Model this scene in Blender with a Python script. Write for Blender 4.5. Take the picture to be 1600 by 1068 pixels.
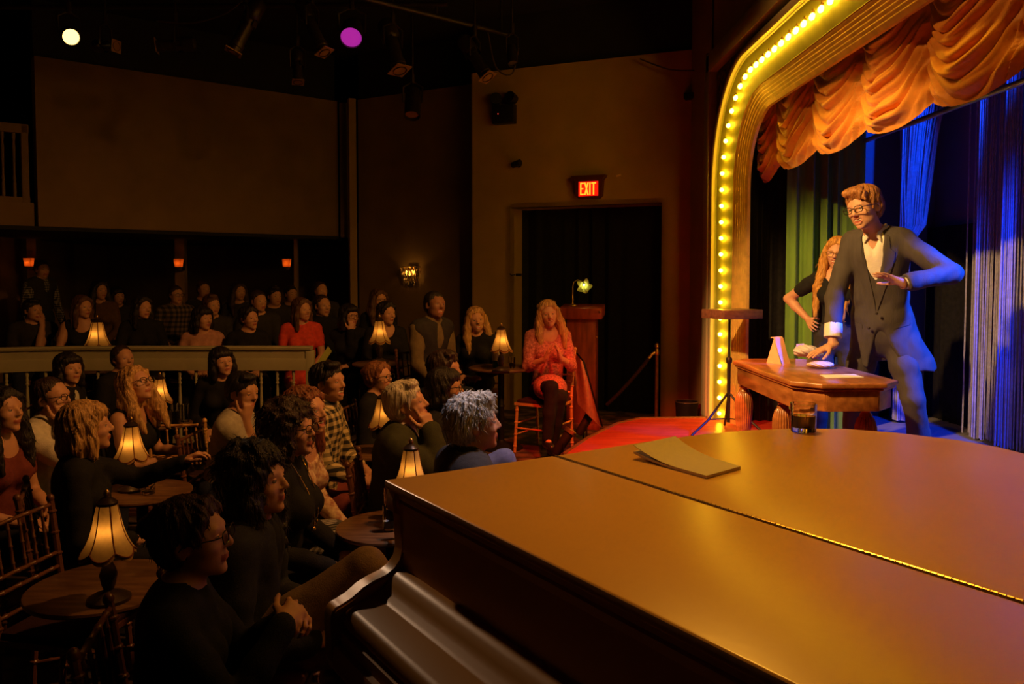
import bpy, bmesh, math, random
import numpy as np
from mathutils import Vector, Matrix, Quaternion

random.seed(7)
rng = np.random.default_rng(7)
sc = bpy.context.scene
C = sc.collection
for o in list(bpy.data.objects):
    bpy.data.objects.remove(o)

# ------------------------------------------------------------------ camera
F = 1250.0                      # focal length in pixels of the 1600 x 1068 frame
HC = 1.90                       # lens height above the audience floor
PIT = math.radians(2.5)
SHIFT = 51.4                    # vertical lens shift in pixels
cam = bpy.data.objects.new('camera', bpy.data.cameras.new('camera'))
C.objects.link(cam)
cam.location = (0, 0, HC)
cam.rotation_euler = (math.pi / 2 - PIT, 0, 0)
cam.data.sensor_width = 36.0
cam.data.lens = 36.0 * F / 1600.0
cam.data.shift_y = -SHIFT / 1600.0
cam.data.clip_start = 0.05
sc.camera = cam

# ------------------------------------------------------------------ world, exposure, large lights
w = bpy.data.worlds.new('dark_house')
sc.world = w
w.use_nodes = True
w.node_tree.nodes['Background'].inputs[0].default_value = (0, 0, 0, 1)
w.node_tree.nodes['Background'].inputs[1].default_value = 0.0
sc.view_settings.view_transform = 'Standard'
sc.view_settings.look = 'None'
sc.view_settings.gamma = 1.0
sc.view_settings.use_curve_mapping = False
sc.view_settings.exposure = 0.0
sc.cycles.use_denoising = True
sc.cycles.max_bounces = 6
sc.cycles.diffuse_bounces = 3
sc.cycles.transmission_bounces = 6
sc.cycles.transparent_max_bounces = 8
sc.cycles.caustics_reflective = False
sc.cycles.caustics_refractive = False
sc.cycles.sample_clamp_indirect = 3.0


def spot(name, loc, target, power, color, angle, blend=0.3, radius=0.08):
    l = bpy.data.lights.new(name, 'SPOT')
    l.energy = power
    l.color = color
    l.spot_size = math.radians(angle)
    l.spot_blend = blend
    l.shadow_soft_size = radius
    o = bpy.data.objects.new(name, l)
    C.objects.link(o)
    o.location = loc
    o.rotation_euler = (Vector(target) - Vector(loc)).to_track_quat('-Z', 'Y').to_euler()
    return o


# theatre lanterns of the lighting grid above the frame and in the stage-right wing, plus an added audience fill
spot('key_lantern_offscreen', (-1.7, 2.9, 4.5), (2.35, 5.6, 1.0), 1700, (1.0, 0.56, 0.17), 40, 0.45, 0.10)
spot('valance_lantern_offscreen', (0.35, 4.5, 4.65), (2.1, 4.5, 2.9), 75, (1.0, 0.44, 0.09), 95, 0.8, 0.06)
spot('blue_wing_lantern_offscreen', (3.62, 4.05, 3.0), (2.5, 5.2, 1.25), 2000, (0.004, 0.07, 1.0), 34, 0.5, 0.08)
spot('blue_front_lantern_offscreen', (3.45, 3.6, 4.45), (3.9, 5.7, 1.5), 1500, (0.001, 0.04, 1.0), 42, 0.8, 0.10)
spot('blue_swag_lantern_offscreen', (3.7, 5.2, 4.4), (3.74, 7.2, 2.95), 520, (0.002, 0.06, 1.0), 40, 0.7, 0.06)
spot('red_apron_lantern_offscreen', (0.4, 3.6, 4.5), (1.15, 6.5, 0.55), 1100, (1.0, 0.03, 0.006), 34, 0.7, 0.10)
spot('amber_piano_lantern_offscreen', (0.9, 3.9, 4.5), (1.15, 1.85, 1.35), 320, (1.0, 0.46, 0.045), 60, 0.9, 0.20)
spot('audience_fill_offscreen', (1.3, 3.8, 4.6), (-1.7, 5.8, 0.5), 400, (1.0, 0.40, 0.09), 96, 1.0, 0.12)  # unseen fill, added to brighten the audience and rear walls
spot('cool_front_lantern_offscreen', (0.9, 3.9, 4.5), (-0.08, 3.5, 1.2), 230, (0.72, 0.78, 1.0), 17, 0.8, 0.10)
spot('blue_floor_lantern_offscreen', (1.5, 3.9, 4.5), (0.12, 4.75, 0.75), 160, (0.12, 0.25, 1.0), 14, 0.8, 0.10)

# ------------------------------------------------------------------ pixel helpers (design time: world point of a spot seen in the photograph)
_up = Vector((0, math.sin(PIT), math.cos(PIT)))
_fw = Vector((0, math.cos(PIT), -math.sin(PIT)))


def ray(px, py):
    return Vector(((px - 800) / F, 0, 0)) + _up * (-(py - (534 - SHIFT)) / F) + _fw


def P(px, py, d):
    """point at distance d along world Y"""
    v = ray(px, py)
    return Vector((0, 0, HC)) + v * (d / v.y)


def PZ(px, py, z):
    v = ray(px, py)
    return Vector((0, 0, HC)) + v * ((z - HC) / v.z)


def PX(px, py, x):
    v = ray(px, py)
    return Vector((0, 0, HC)) + v * (x / v.x)


# ------------------------------------------------------------------ materials
MATS = {}


def _nodes(name):
    m = bpy.data.materials.new(name)
    m.use_nodes = True
    nt = m.node_tree
    return m, nt, nt.nodes['Principled BSDF']


def N(nt, t, **kw):
    n = nt.nodes.new(t)
    for k, v in kw.items():
        setattr(n, k, v)
    return n


def coords(nt, scale=(1, 1, 1), rot=(0, 0, 0)):
    tc = N(nt, 'ShaderNodeTexCoord')
    mp = N(nt, 'ShaderNodeMapping')
    mp.inputs['Scale'].default_value = scale
    mp.inputs['Rotation'].default_value = rot
    nt.links.new(tc.outputs['Object'], mp.inputs['Vector'])
    return mp.outputs['Vector']


def mat(name, col, rough=0.6, metal=0.0, var=0.25, nscale=8.0, stretch=(1, 1, 1), bump=0.1, bscale=None,
        spec=0.5, emit=None, estr=0.0, sheen=0.0, coat=0.0, dark=None):
    """Principled surface whose colour wanders between two tones by a noise texture, with fine bump."""
    if name in MATS:
        return MATS[name]
    m, nt, b = _nodes(name)
    vec = coords(nt, stretch)
    nz = N(nt, 'ShaderNodeTexNoise')
    nz.inputs['Scale'].default_value = nscale
    nz.inputs['Detail'].default_value = 6
    nt.links.new(vec, nz.inputs['Vector'])
    rp = N(nt, 'ShaderNodeValToRGB')
    d = dark if dark else tuple(c * (1 - var) for c in col)
    h = tuple(min(1, c * (1 + var * 0.6)) for c in col)
    rp.color_ramp.elements[0].position = 0.3
    rp.color_ramp.elements[1].position = 0.72
    rp.color_ramp.elements[0].color = (*d, 1)
    rp.color_ramp.elements[1].color = (*h, 1)
    nt.links.new(nz.outputs['Fac'], rp.inputs['Fac'])
    nt.links.new(rp.outputs['Color'], b.inputs['Base Color'])
    b.inputs['Roughness'].default_value = rough
    b.inputs['Metallic'].default_value = metal
    b.inputs['Specular IOR Level'].default_value = spec
    if coat:
        b.inputs['Coat Weight'].default_value = coat
        b.inputs['Coat Roughness'].default_value = 0.12
    if sheen:
        b.inputs['Sheen Weight'].default_value = sheen
    if bump:
        n2 = N(nt, 'ShaderNodeTexNoise')
        n2.inputs['Scale'].default_value = bscale or nscale * 6
        nt.links.new(vec, n2.inputs['Vector'])
        bp = N(nt, 'ShaderNodeBump')
        bp.inputs['Strength'].default_value = bump
        bp.inputs['Distance'].default_value = 0.01
        nt.links.new(n2.outputs['Fac'], bp.inputs['Height'])
        nt.links.new(bp.outputs['Normal'], b.inputs['Normal'])
    if emit:
        b.inputs['Emission Color'].default_value = (*emit, 1)
        b.inputs['Emission Strength'].default_value = estr
    MATS[name] = m
    return m


def fabric(name, col, var=0.2, rough=0.85, bump=0.25):
    return mat(name, col, rough, 0, var, 30, (1, 1, 1), bump, 220, spec=0.2)


def hairm(name, col, dark=None, rough=0.45):
    return mat(name, col, rough, 0, 0.55, 26, (3.2, 3.2, 0.35), 0.7, 60, spec=0.45, dark=dark)


def skinm(name, col):
    if name in MATS:
        return MATS[name]
    m = mat(name, col, 0.5, 0, 0.10, 18, bump=0.04, bscale=140, spec=0.4)
    m.node_tree.nodes['Principled BSDF'].inputs['Subsurface Weight'].default_value = 0.0
    return m


def glow(name, col, strength):
    if name in MATS:
        return MATS[name]
    m, nt, b = _nodes(name)
    b.inputs['Base Color'].default_value = (*[min(1, c) for c in col], 1)
    b.inputs['Emission Color'].default_value = (*col, 1)
    b.inputs['Emission Strength'].default_value = strength
    MATS[name] = m
    return m


def glass(name, col=(1, 1, 1), rough=0.02, ior=1.45):
    if name in MATS:
        return MATS[name]
    m, nt, b = _nodes(name)
    b.inputs['Base Color'].default_value = (*col, 1)
    b.inputs['Roughness'].default_value = rough
    b.inputs['Transmission Weight'].default_value = 1.0
    b.inputs['IOR'].default_value = ior
    MATS[name] = m
    return m


def shade_mat(name, col):
    """cloth lamp shade: part diffuse, part translucent, so the bulb inside shows through"""
    if name in MATS:
        return MATS[name]
    m, nt, b = _nodes(name)
    out = nt.nodes['Material Output']
    vec = coords(nt)
    nz = N(nt, 'ShaderNodeTexNoise')
    nz.inputs['Scale'].default_value = 90
    nt.links.new(vec, nz.inputs['Vector'])
    rp = N(nt, 'ShaderNodeValToRGB')
    rp.color_ramp.elements[0].color = (*[c * 0.75 for c in col], 1)
    rp.color_ramp.elements[1].color = (*col, 1)
    nt.links.new(nz.outputs['Fac'], rp.inputs['Fac'])
    df = N(nt, 'ShaderNodeBsdfDiffuse')
    tr = N(nt, 'ShaderNodeBsdfTranslucent')
    mx = N(nt, 'ShaderNodeMixShader')
    mx.inputs[0].default_value = 0.5
    nt.links.new(rp.outputs['Color'], df.inputs['Color'])
    nt.links.new(rp.outputs['Color'], tr.inputs['Color'])
    nt.links.new(df.outputs[0], mx.inputs[1])
    nt.links.new(tr.outputs[0], mx.inputs[2])
    nt.links.new(mx.outputs[0], out.inputs['Surface'])
    MATS[name] = m
    return m


def plaidm(name, a, b_, period=0.055, third=None):
    """woven check: two crossing sets of bands"""
    if name in MATS:
        return MATS[name]
    m, nt, b = _nodes(name)
    vec = coords(nt, (1 / period,) * 3)
    sep = N(nt, 'ShaderNodeSeparateXYZ')
    nt.links.new(vec, sep.inputs[0])

    def band(sock, thr):
        fr = N(nt, 'ShaderNodeMath', operation='FRACT')
        nt.links.new(sock, fr.inputs[0])
        gt = N(nt, 'ShaderNodeMath', operation='GREATER_THAN')
        gt.inputs[1].default_value = thr
        nt.links.new(fr.outputs[0], gt.inputs[0])
        return gt.outputs[0]
    su = N(nt, 'ShaderNodeMath', operation='ADD')
    nt.links.new(sep.outputs['X'], su.inputs[0])
    nt.links.new(sep.outputs['Y'], su.inputs[1])
    h = band(su.outputs[0], 0.5)
    v = band(sep.outputs['Z'], 0.5)
    ad = N(nt, 'ShaderNodeMath', operation='ADD')
    nt.links.new(h, ad.inputs[0])
    nt.links.new(v, ad.inputs[1])
    hf = N(nt, 'ShaderNodeMath', operation='MULTIPLY')
    hf.inputs[1].default_value = 0.5
    nt.links.new(ad.outputs[0], hf.inputs[0])
    rp = N(nt, 'ShaderNodeValToRGB')
    rp.color_ramp.interpolation = 'CONSTANT'
    rp.color_ramp.elements[0].color = (*a, 1)
    rp.color_ramp.elements[1].color = (*b_, 1)
    rp.color_ramp.elements[1].position = 0.75
    e = rp.color_ramp.elements.new(0.3)
    mid = third or tuple((x + y) * 0.4 for x, y in zip(a, b_))
    e.color = (*mid, 1)
    nt.links.new(hf.outputs[0], rp.inputs['Fac'])
    nt.links.new(rp.outputs['Color'], b.inputs['Base Color'])
    b.inputs['Roughness'].default_value = 0.9
    MATS[name] = m
    return m


def woodm(name, col, dark, rough=0.35, scale=5, stretch=(1, 8, 8), coat=0.2):
    return mat(name, col, rough, 0, 0.3, scale, stretch, 0.05, 60, spec=0.5, dark=dark, coat=coat)


# ------------------------------------------------------------------ mesh helpers
class MB:
    """collects pieces; build() links them as ONE mesh object"""

    def __init__(s):
        s.v, s.f, s.m = [], [], []
        s.mi = 0

    def add(s, vs, fs):
        n = len(s.v)
        s.v.extend([tuple(v) for v in vs])
        s.f.extend([tuple(i + n for i in f) for f in fs])
        s.m.extend([s.mi] * len(fs))
        return s

    def box(s, c, size, rot=None, bev=0.0):
        x, y, z = [q / 2 for q in size]
        if bev <= 0:
            vs = [Vector((i * x, j * y, k * z)) for k in (-1, 1) for j in (-1, 1) for i in (-1, 1)]
            fs = [(0, 2, 3, 1), (4, 5, 7, 6), (0, 1, 5, 4), (2, 6, 7, 3), (0, 4, 6, 2), (1, 3, 7, 5)]
        else:
            bm = bmesh.new()
            bmesh.ops.create_cube(bm, size=2)
            for v in bm.verts:
                v.co = Vector((v.co.x * x, v.co.y * y, v.co.z * z))
            bmesh.ops.bevel(bm, geom=bm.edges[:], offset=bev, segments=2, profile=0.5, affect='EDGES')
            bm.verts.index_update()
            vs = [v.co.copy() for v in bm.verts]
            fs = [[v.index for v in f.verts] for f in bm.faces]
            bm.free()
        if rot is not None:
            vs = [rot @ v for v in vs]
        c = Vector(c)
        return s.add([v + c for v in vs], fs)

    def tube(s, pts, r, seg=10, caps=True, closed=False, sx=1.0):
        pts = [Vector(p) for p in pts]
        n = len(pts)
        rr = r if isinstance(r, (list, tuple)) else [r] * n
        vs, fs = [], []
        ref = None
        for i, p in enumerate(pts):
            if closed:
                t = pts[(i + 1) % n] - pts[i - 1]
            else:
                t = pts[min(i + 1, n - 1)] - pts[max(i - 1, 0)]
            t = t.normalized() if t.length > 1e-9 else Vector((0, 0, 1))
            if ref is None:
                ref = Vector((0, 0, 1)) if abs(t.z) < 0.9 else Vector((1, 0, 0))
            a = (ref - t * ref.dot(t))
            a = a.normalized() if a.length > 1e-6 else t.orthogonal().normalized()
            ref = a
            b = t.cross(a)
            for k in range(seg):
                q = 2 * math.pi * k / seg
                vs.append(p + (a * math.cos(q) * sx + b * math.sin(q)) * rr[i])
        m = n if closed else n - 1
        for i in range(m):
            j = (i + 1) % n
            for k in range(seg):
                l = (k + 1) % seg
                fs.append((i * seg + k, i * seg + l, j * seg + l, j * seg + k))
        if caps and not closed:
            fs.append(tuple(range(seg - 1, -1, -1)))
            fs.append(tuple((n - 1) * seg + k for k in range(seg)))
        return s.add(vs, fs)

    def lathe(s, prof, seg=24, c=(0, 0, 0), rot=None, flute=0, fa=0.0):
        """prof: [(r, z)] turned about Z"""
        vs, fs = [], []
        c = Vector(c)
        for r, z in prof:
            for k in range(seg):
                q = 2 * math.pi * k / seg
                rr = r * (1 + (fa * (abs(math.cos(flute * q / 2)) - 0.6) if flute else 0))
                v = Vector((rr * math.cos(q), rr * math.sin(q), z))
                vs.append((rot @ v if rot is not None else v) + c)
        for i in range(len(prof) - 1):
            for k in range(seg):
                l = (k + 1) % seg
                fs.append((i * seg + k, i * seg + l, (i + 1) * seg + l, (i + 1) * seg + k))
        fs.append(tuple(range(seg - 1, -1, -1)))
        n = len(prof) - 1
        fs.append(tuple(n * seg + k for k in range(seg)))
        return s.add(vs, fs)

    def prism(s, poly, z0, z1, ax=None):
        """poly in (a, b); extruded along third axis. ax = function (a, b, h) -> point"""
        ax = ax or (lambda a, b, h: (a, b, h))
        n = len(poly)
        vs = [ax(a, b, z0) for a, b in poly] + [ax(a, b, z1) for a, b in poly]
        fs = [tuple(range(n - 1, -1, -1)), tuple(range(n, 2 * n))]
        fs += [(i, (i + 1) % n, n + (i + 1) % n, n + i) for i in range(n)]
        return s.add(vs, fs)

    def grid(s, fn, nu, nv, closed_u=False):
        vs = [fn(i / (nu if closed_u else nu - 1), j / (nv - 1)) for j in range(nv) for i in range(nu)]
        fs = []
        for j in range(nv - 1):
            for i in range(nu if closed_u else nu - 1):
                k = (i + 1) % nu
                fs.append((j * nu + i, j * nu + k, (j + 1) * nu + k, (j + 1) * nu + i))
        return s.add(vs, fs)

    def ball(s, c, r, seg=16, rings=10, M=None):
        c = Vector(c)
        r = r if isinstance(r, (tuple, list)) else (r, r, r)
        vs = []
        for j in range(1, rings):
            t = math.pi * j / rings
            for k in range(seg):
                q = 2 * math.pi * k / seg
                v = Vector((r[0] * math.sin(t) * math.cos(q), r[1] * math.sin(t) * math.sin(q), r[2] * math.cos(t)))
                vs.append((M @ v if M is not None else v) + c)
        top = Vector((0, 0, r[2]))
        bot = Vector((0, 0, -r[2]))
        vs.append((M @ top if M is not None else top) + c)
        vs.append((M @ bot if M is not None else bot) + c)
        a, b = len(vs) - 2, len(vs) - 1
        fs = []
        for j in range(rings - 2):
            for k in range(seg):
                l = (k + 1) % seg
                fs.append((j * seg + k, (j + 1) * seg + k, (j + 1) * seg + l, j * seg + l))
        for k in range(seg):
            l = (k + 1) % seg
            fs.append((a, k, l))
            fs.append((b, (rings - 2) * seg + l, (rings - 2) * seg + k))
        return s.add(vs, fs)

    def mesh(s, name, mats, smooth=True, fix=True):
        me = bpy.data.meshes.new(name)
        me.from_pydata(s.v, [], s.f)
        mats = mats if isinstance(mats, (list, tuple)) else [mats]
        for q in mats:
            me.materials.append(q)
        if len(mats) > 1:
            me.polygons.foreach_set('material_index', s.m)
        if fix:
            bm = bmesh.new()
            bm.from_mesh(me)
            bmesh.ops.recalc_face_normals(bm, faces=bm.faces[:])
            bm.to_mesh(me)
            bm.free()
        if smooth:
            me.shade_smooth()
            me.set_sharp_from_angle(angle=math.radians(38))
        return me

    def build(s, name, mats, parent=None, smooth=True, fix=True):
        return obj(name, s.mesh(name, mats, smooth, fix), parent)


def obj(name, me, parent=None):
    o = bpy.data.objects.new(name, me)
    C.objects.link(o)
    if parent is not None:
        o.parent = parent
    return o


def empty(name, loc=(0, 0, 0), rz=0.0):
    o = bpy.data.objects.new(name, None)
    C.objects.link(o)
    o.location = loc
    o.rotation_euler = (0, 0, rz)
    o.empty_display_size = 0.1
    return o


def tag(o, label=None, cat=None, group=None, kind=None):
    if label:
        o['label'] = label
    if cat:
        o['category'] = cat
    if group:
        o['group'] = group
    if kind:
        o['kind'] = kind
    return o


def thing(name, label, cat, loc=(0, 0, 0), rz=0.0, group=None):
    return tag(empty(name, loc, rz), label, cat, group)


def struct(name, mb, m, parent=None, smooth=False, label=None):
    o = mb.build(name, m, parent, smooth)
    if parent is None:
        o['kind'] = 'structure'
    if label:
        o['label'] = label
    return o


def copy_tree(o, parent=None):
    c = o.copy()
    C.objects.link(c)
    c.parent = parent
    for ch in o.children:
        copy_tree(ch, c)
    return c
# ================================================================== THE ROOM
ST = 0.55          # stage level
TIER = 0.30        # raised rear tier
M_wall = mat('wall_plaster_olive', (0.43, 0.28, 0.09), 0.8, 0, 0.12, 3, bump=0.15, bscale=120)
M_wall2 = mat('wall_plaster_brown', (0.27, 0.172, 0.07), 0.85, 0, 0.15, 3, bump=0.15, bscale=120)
M_black = mat('black_paint', (0.012, 0.011, 0.010), 0.8, 0, 0.3, 4, bump=0.1)
M_blackcloth = fabric('black_velour', (0.014, 0.013, 0.014), 0.4)
M_cream = mat('cream_trim_paint', (0.50, 0.44, 0.27), 0.55, 0, 0.1, 5, bump=0.05)
M_gold = mat('gold_leaf_moulding', (0.80, 0.48, 0.12), 0.38, 0.25, 0.2, 14, bump=0.08)
M_channel = mat('olive_channel_paint', (0.22, 0.22, 0.05), 0.5, 0, 0.2, 6, bump=0.05)
M_panel = mat('dark_bronze_panel', (0.10, 0.08, 0.035), 0.5, 0.2, 0.4, 10, bump=0.3)


def carpet():
    m, nt, b = _nodes('patterned_carpet')
    vec = coords(nt)
    v1 = N(nt, 'ShaderNodeTexVoronoi')
    v1.inputs['Scale'].default_value = 5.5
    n1 = N(nt, 'ShaderNodeTexNoise')
    n1.inputs['Scale'].default_value = 9
    nt.links.new(vec, v1.inputs['Vector'])
    nt.links.new(vec, n1.inputs['Vector'])
    ad = N(nt, 'ShaderNodeMath', operation='MULTIPLY')
    nt.links.new(v1.outputs['Distance'], ad.inputs[0])
    nt.links.new(n1.outputs['Fac'], ad.inputs[1])
    rp = N(nt, 'ShaderNodeValToRGB')
    rp.color_ramp.elements[0].position = 0.08
    rp.color_ramp.elements[0].color = (0.20, 0.11, 0.07, 1)
    rp.color_ramp.elements[1].position = 0.30
    rp.color_ramp.elements[1].color = (0.035, 0.022, 0.02, 1)
    nt.links.new(ad.outputs[0], rp.inputs['Fac'])
    nt.links.new(rp.outputs['Color'], b.inputs['Base Color'])
    b.inputs['Roughness'].default_value = 0.95
    return m


M_carpet = carpet()
M_stagewood = mat('red_stage_boards', (0.46, 0.055, 0.028), 0.34, 0, 0.35, 3, (1.2, 9, 1), 0.06, 40, spec=0.5)

# plan of the rear walls (x, y)
EXR = Vector((1.93, 8.55))                       # right end of the exit wall
EXL = Vector((-0.46, 9.57))                      # its left end
W2R = Vector((-0.68, 10.2))
W2L = Vector((-2.10, 11.0))
BAR = Vector((-2.40, 11.1))                      # balcony front, right end
BAL = Vector((-5.19, 8.8))                       # balcony front, left end
WT = 4.27

struct('floor', MB().box((-1.5, 5.5, -0.05), (14, 17, 0.1)), M_carpet)
mb = MB()
mb.prism([(-6.9, 6.95), (-4.75, 7.28), (-4.3, 7.44), (-1.86, 7.44), (-1.86, 6.5), (0.60, 6.5), (1.17, 7.5),
          (1.95, 7.5), (1.95, 9.2), (-0.4, 10.5), (-2.2, 13.8), (-6.9, 13.8)], 0.0, TIER)
struct('floor', mb, M_carpet)
struct('floor', MB().prism([(-6.85, 9.42), (-2.35, 9.42), (-2.2, 13.5), (-6.85, 13.5)], TIER - 0.01, 0.45), M_carpet)
struct('ceiling', MB().box((-1.5, 5.5, 4.95), (14, 17, 0.1)), M_black)


def wall_seg(mb, a, b, z0, z1, th=0.15):
    """upright slab whose front face runs from a to b (a right of b seen from the room)"""
    a, b = Vector(a), Vector(b)
    d = (b - a).normalized()
    n = Vector((d.y, -d.x))
    if n.y < 0:
        n = -n
    q = n * th
    mb.prism([tuple(a), tuple(b), tuple(b + q), tuple(a + q)], z0, z1)


def along(a, b, px):
    """point of plan line a-b seen at column px"""
    k = (px - 800) / F
    d = b - a
    t = (k * a.y - a.x) / (d.x - k * d.y)
    return a + d * t


D0 = along(EXR, EXL, 1033)
D1 = along(EXR, EXL, 797)
DTOP = 1.90 + 9.1 * (428 - 322) / 1250.0
mb = MB()
wall_seg(mb, EXR, D0, 0, WT, 0.12)
wall_seg(mb, D1, EXL, 0, WT, 0.12)
wall_seg(mb, D0, D1, DTOP, WT, 0.12)
ed = (EXL - EXR).normalized()
en = Vector((-ed.y, ed.x))
if en.y < 0:
    en = -en
# reveals of the doorway and return of the wall end
for p in (D0, D1):
    q = p + en * 0.45
    o = ed * (0.06 if p is D1 else -0.06)
    mb.prism([tuple(p), tuple(q), tuple(q + o), tuple(p + o)], 0, DTOP + 0.02)
mb.prism([tuple(D0), tuple(D1), tuple(D1 + en * 0.45), tuple(D0 + en * 0.45)], DTOP, DTOP + 0.05)
struct('wall_exit', mb, M_wall)
mb = MB()
mb.prism([tuple(EXL), tuple(EXL + en * 0.9), tuple(EXL + en * 0.9 + ed * 0.1), tuple(EXL + ed * 0.02)], 0, WT)
struct('wall_return', mb, M_wall2)
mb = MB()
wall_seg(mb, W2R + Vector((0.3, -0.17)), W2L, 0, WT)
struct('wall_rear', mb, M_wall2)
# pilaster between the rear wall and the balcony
mb = MB()
pc = P(550, 400, 10.9)
mb.box((pc.x, pc.y + 0.05, WT / 2), (0.10, 0.12, WT), Matrix.Rotation(0.4, 3, 'Z'), 0.01)
struct('trim_1', mb, M_wall)
mb = MB()
pc2 = P(537, 400, 11.05)
mb.box((pc2.x, pc2.y + 0.15, WT / 2 + 1.2), (0.14, 0.12, 1.85), Matrix.Rotation(0.2, 3, 'Z'))
struct('trim_2', mb, M_wall2)
# balcony bulkhead
mb = MB()
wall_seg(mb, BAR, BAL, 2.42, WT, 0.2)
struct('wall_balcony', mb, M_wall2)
mb = MB()
bd = (BAL - BAR).normalized()
bn = Vector((-bd.y, bd.x))
bn = bn if bn.y > 0 else -bn
L0 = BAL + bd * 0.03 + bn * 0.05
L1 = BAL + bd * 1.6 + bn * 0.05
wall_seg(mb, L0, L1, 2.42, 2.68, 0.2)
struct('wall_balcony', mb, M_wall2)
# upper black bands, balcony soffit and dark rear walls
mb = MB()
wall_seg(mb, EXR + en * 0.05, EXL + en * 0.05, WT - 0.001, 4.9)
wall_seg(mb, W2R + Vector((0.4, 0.0)), W2L + Vector((0, 0.05)), WT - 0.001, 4.9)
wall_seg(mb, BAR + bn * 0.08, BAL + bn * 0.08, WT - 0.001, 4.9)
struct('wall_upper', mb, M_black)
mb = MB()
mb.prism([tuple(BAR), tuple(BAL + bd * 1.6), (-6.9, 13.8), (-2.1, 13.8)], 2.38, 2.425)
struct('ceiling', mb, M_black)
struct('wall_back', MB().box((-4.4, 13.6, 1.3), (5.4, 0.1, 2.6)), M_wall2)
struct('wall_back', MB().box((-2.1, 12.4, 1.3), (0.1, 2.6, 2.6)), M_wall2)
struct('wall_left', MB().box((-6.9, 5.5, 2.45), (0.1, 17, 4.9)), M_wall2)
# black drape in the doorway
def drape(mb, a, b, z0, z1, folds, amp, nu=None, phase=0.0, flare=0.0, jit=0.35):
    a, b = Vector(a), Vector(b)
    d = b - a
    n = Vector((-d.y, d.x)).normalized()
    nu = nu or folds * 10
    R = np.random.default_rng(int(abs(a.x * 97 + a.y * 31) * 10))
    ph = R.uniform(-1, 1, 6)

    def fn(u, v):
        t = 2 * math.pi * folds * (u + 0.018 * math.sin(7 * u + ph[0] * 3) * jit * 3) + phase
        A = amp * (0.55 + 0.45 * math.sin(5.1 * u * folds / 4 + ph[1] * 3)) * (0.75 + 0.25 * v)
        off = A * (math.sin(t) + 0.35 * math.sin(2.1 * t + ph[2]))
        p = a + d * u + n * off
        return (p.x, p.y, z1 + (z0 - z1) * v)
    mb.grid(fn, nu, 14)
    return mb


dr = drape(MB(), D0 + en * 0.40, D1 + en * 0.40, TIER, DTOP + 0.02, 9, 0.035).build('door_drape', M_blackcloth)
tag(dr, 'black floor-length drape closing the doorway under the exit sign', 'curtain')

# posts under the balcony
for px, d in ((46, 10.9), (278, 11.0)):
    p = P(px, 400, d)
    struct('trim_3', MB().box((p.x, p.y + 0.1, 1.36), (0.13, 0.12, 2.12), None, 0.008), M_wall2)
p = P(460, 430, 11.1)
struct('trim_3', MB().box((p.x, p.y + 0.1, 1.36), (0.05, 0.08, 2.12), None, 0.008), M_wall2)

# ------------------------------------------------------------------ stage platform
mb = MB()
mb.prism([(1.95, 7.5), (1.2, 7.46), (0.95, 7.2), (0.62, 6.55), (0.40, 5.98), (0.46, 5.4), (0.46, 3.35), (4.1, 3.35), (4.1, 7.7), (1.95, 7.7)], 0.0, ST)
struct('floor', mb, M_stagewood)
struct('floor', MB().prism([(2.5, 3.4), (4.05, 3.4), (4.05, 7.65), (2.5, 7.65)], ST - 0.01, ST + 0.004), mat('grey_bluelit_floor', (0.30, 0.29, 0.30), 0.4, 0, 0.2, 3, (1.2, 9, 1), 0.06, 40))  # grey slab laid over the red boards so the blue light shows
M_trimdark = mat('dark_stage_edge', (0.16, 0.07, 0.03), 0.5)
mb = MB()
mb.tube([(1.9, 7.49, ST - .006), (1.2, 7.455, ST - .006), (0.95, 7.195, ST - .006), (0.62, 6.545, ST - .006), (0.395, 5.98, ST - .006), (0.455, 5.4, ST - .006), (0.455, 3.4, ST - .006)], 0.018, 8)
struct('trim_4', mb, M_trimdark, smooth=True)
# platform under the piano
PLAT = 0.34
mb = MB()
mb.prism([(-0.32, 2.32), (0.2, 2.9), (0.46, 3.34), (3.2, 3.34), (3.2, -0.6), (0.7, -0.6)], 0.0, PLAT)
struct('floor', mb, M_black)

# ------------------------------------------------------------------ stage wall with the proscenium
mb = MB()
mb.box((2.0, 8.10, 2.45), (0.2, 0.92, 4.9))
mb.box((2.0, 4.3, 4.42), (0.2, 6.8, 0.98))
struct('wall_stage', mb, M_wall)

pros = thing('proscenium_arch', 'round-cornered gilt proscenium arch edged with a row of lit globe bulbs', 'arch', (1.9, 7.4, ST))
ORG = Vector((1.9, 7.4, ST))
YB, ZC, RB = 7.46, 2.65, 1.03
path = []
for z in np.linspace(ST, ZC, 8):
    path.append((YB, z, -1, 0))
for t in np.linspace(0, math.pi / 2, 26)[1:]:
    path.append((YB - RB + RB * math.cos(t), ZC + RB * math.sin(t), -math.cos(t), -math.sin(t)))
for y in np.linspace(YB - RB, 1.0, 12)[1:]:
    path.append((y, ZC + RB, 0, -1))


def sweep(prof, name, m, smooth=True):
    mb = MB()
    n = len(prof)
    vs = []
    for y, z, ny, nz in path:
        for u, wx in prof:
            vs.append((wx - ORG.x, y + u * ny - ORG.y, z + u * nz - ORG.z))
    fs = []
    for i in range(len(path) - 1):
        for k in range(n - 1):
            fs.append((i * n + k, i * n + k + 1, (i + 1) * n + k + 1, (i + 1) * n + k))
    mb.add(vs, fs)
    return mb.build(name, m, pros, smooth)


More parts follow.
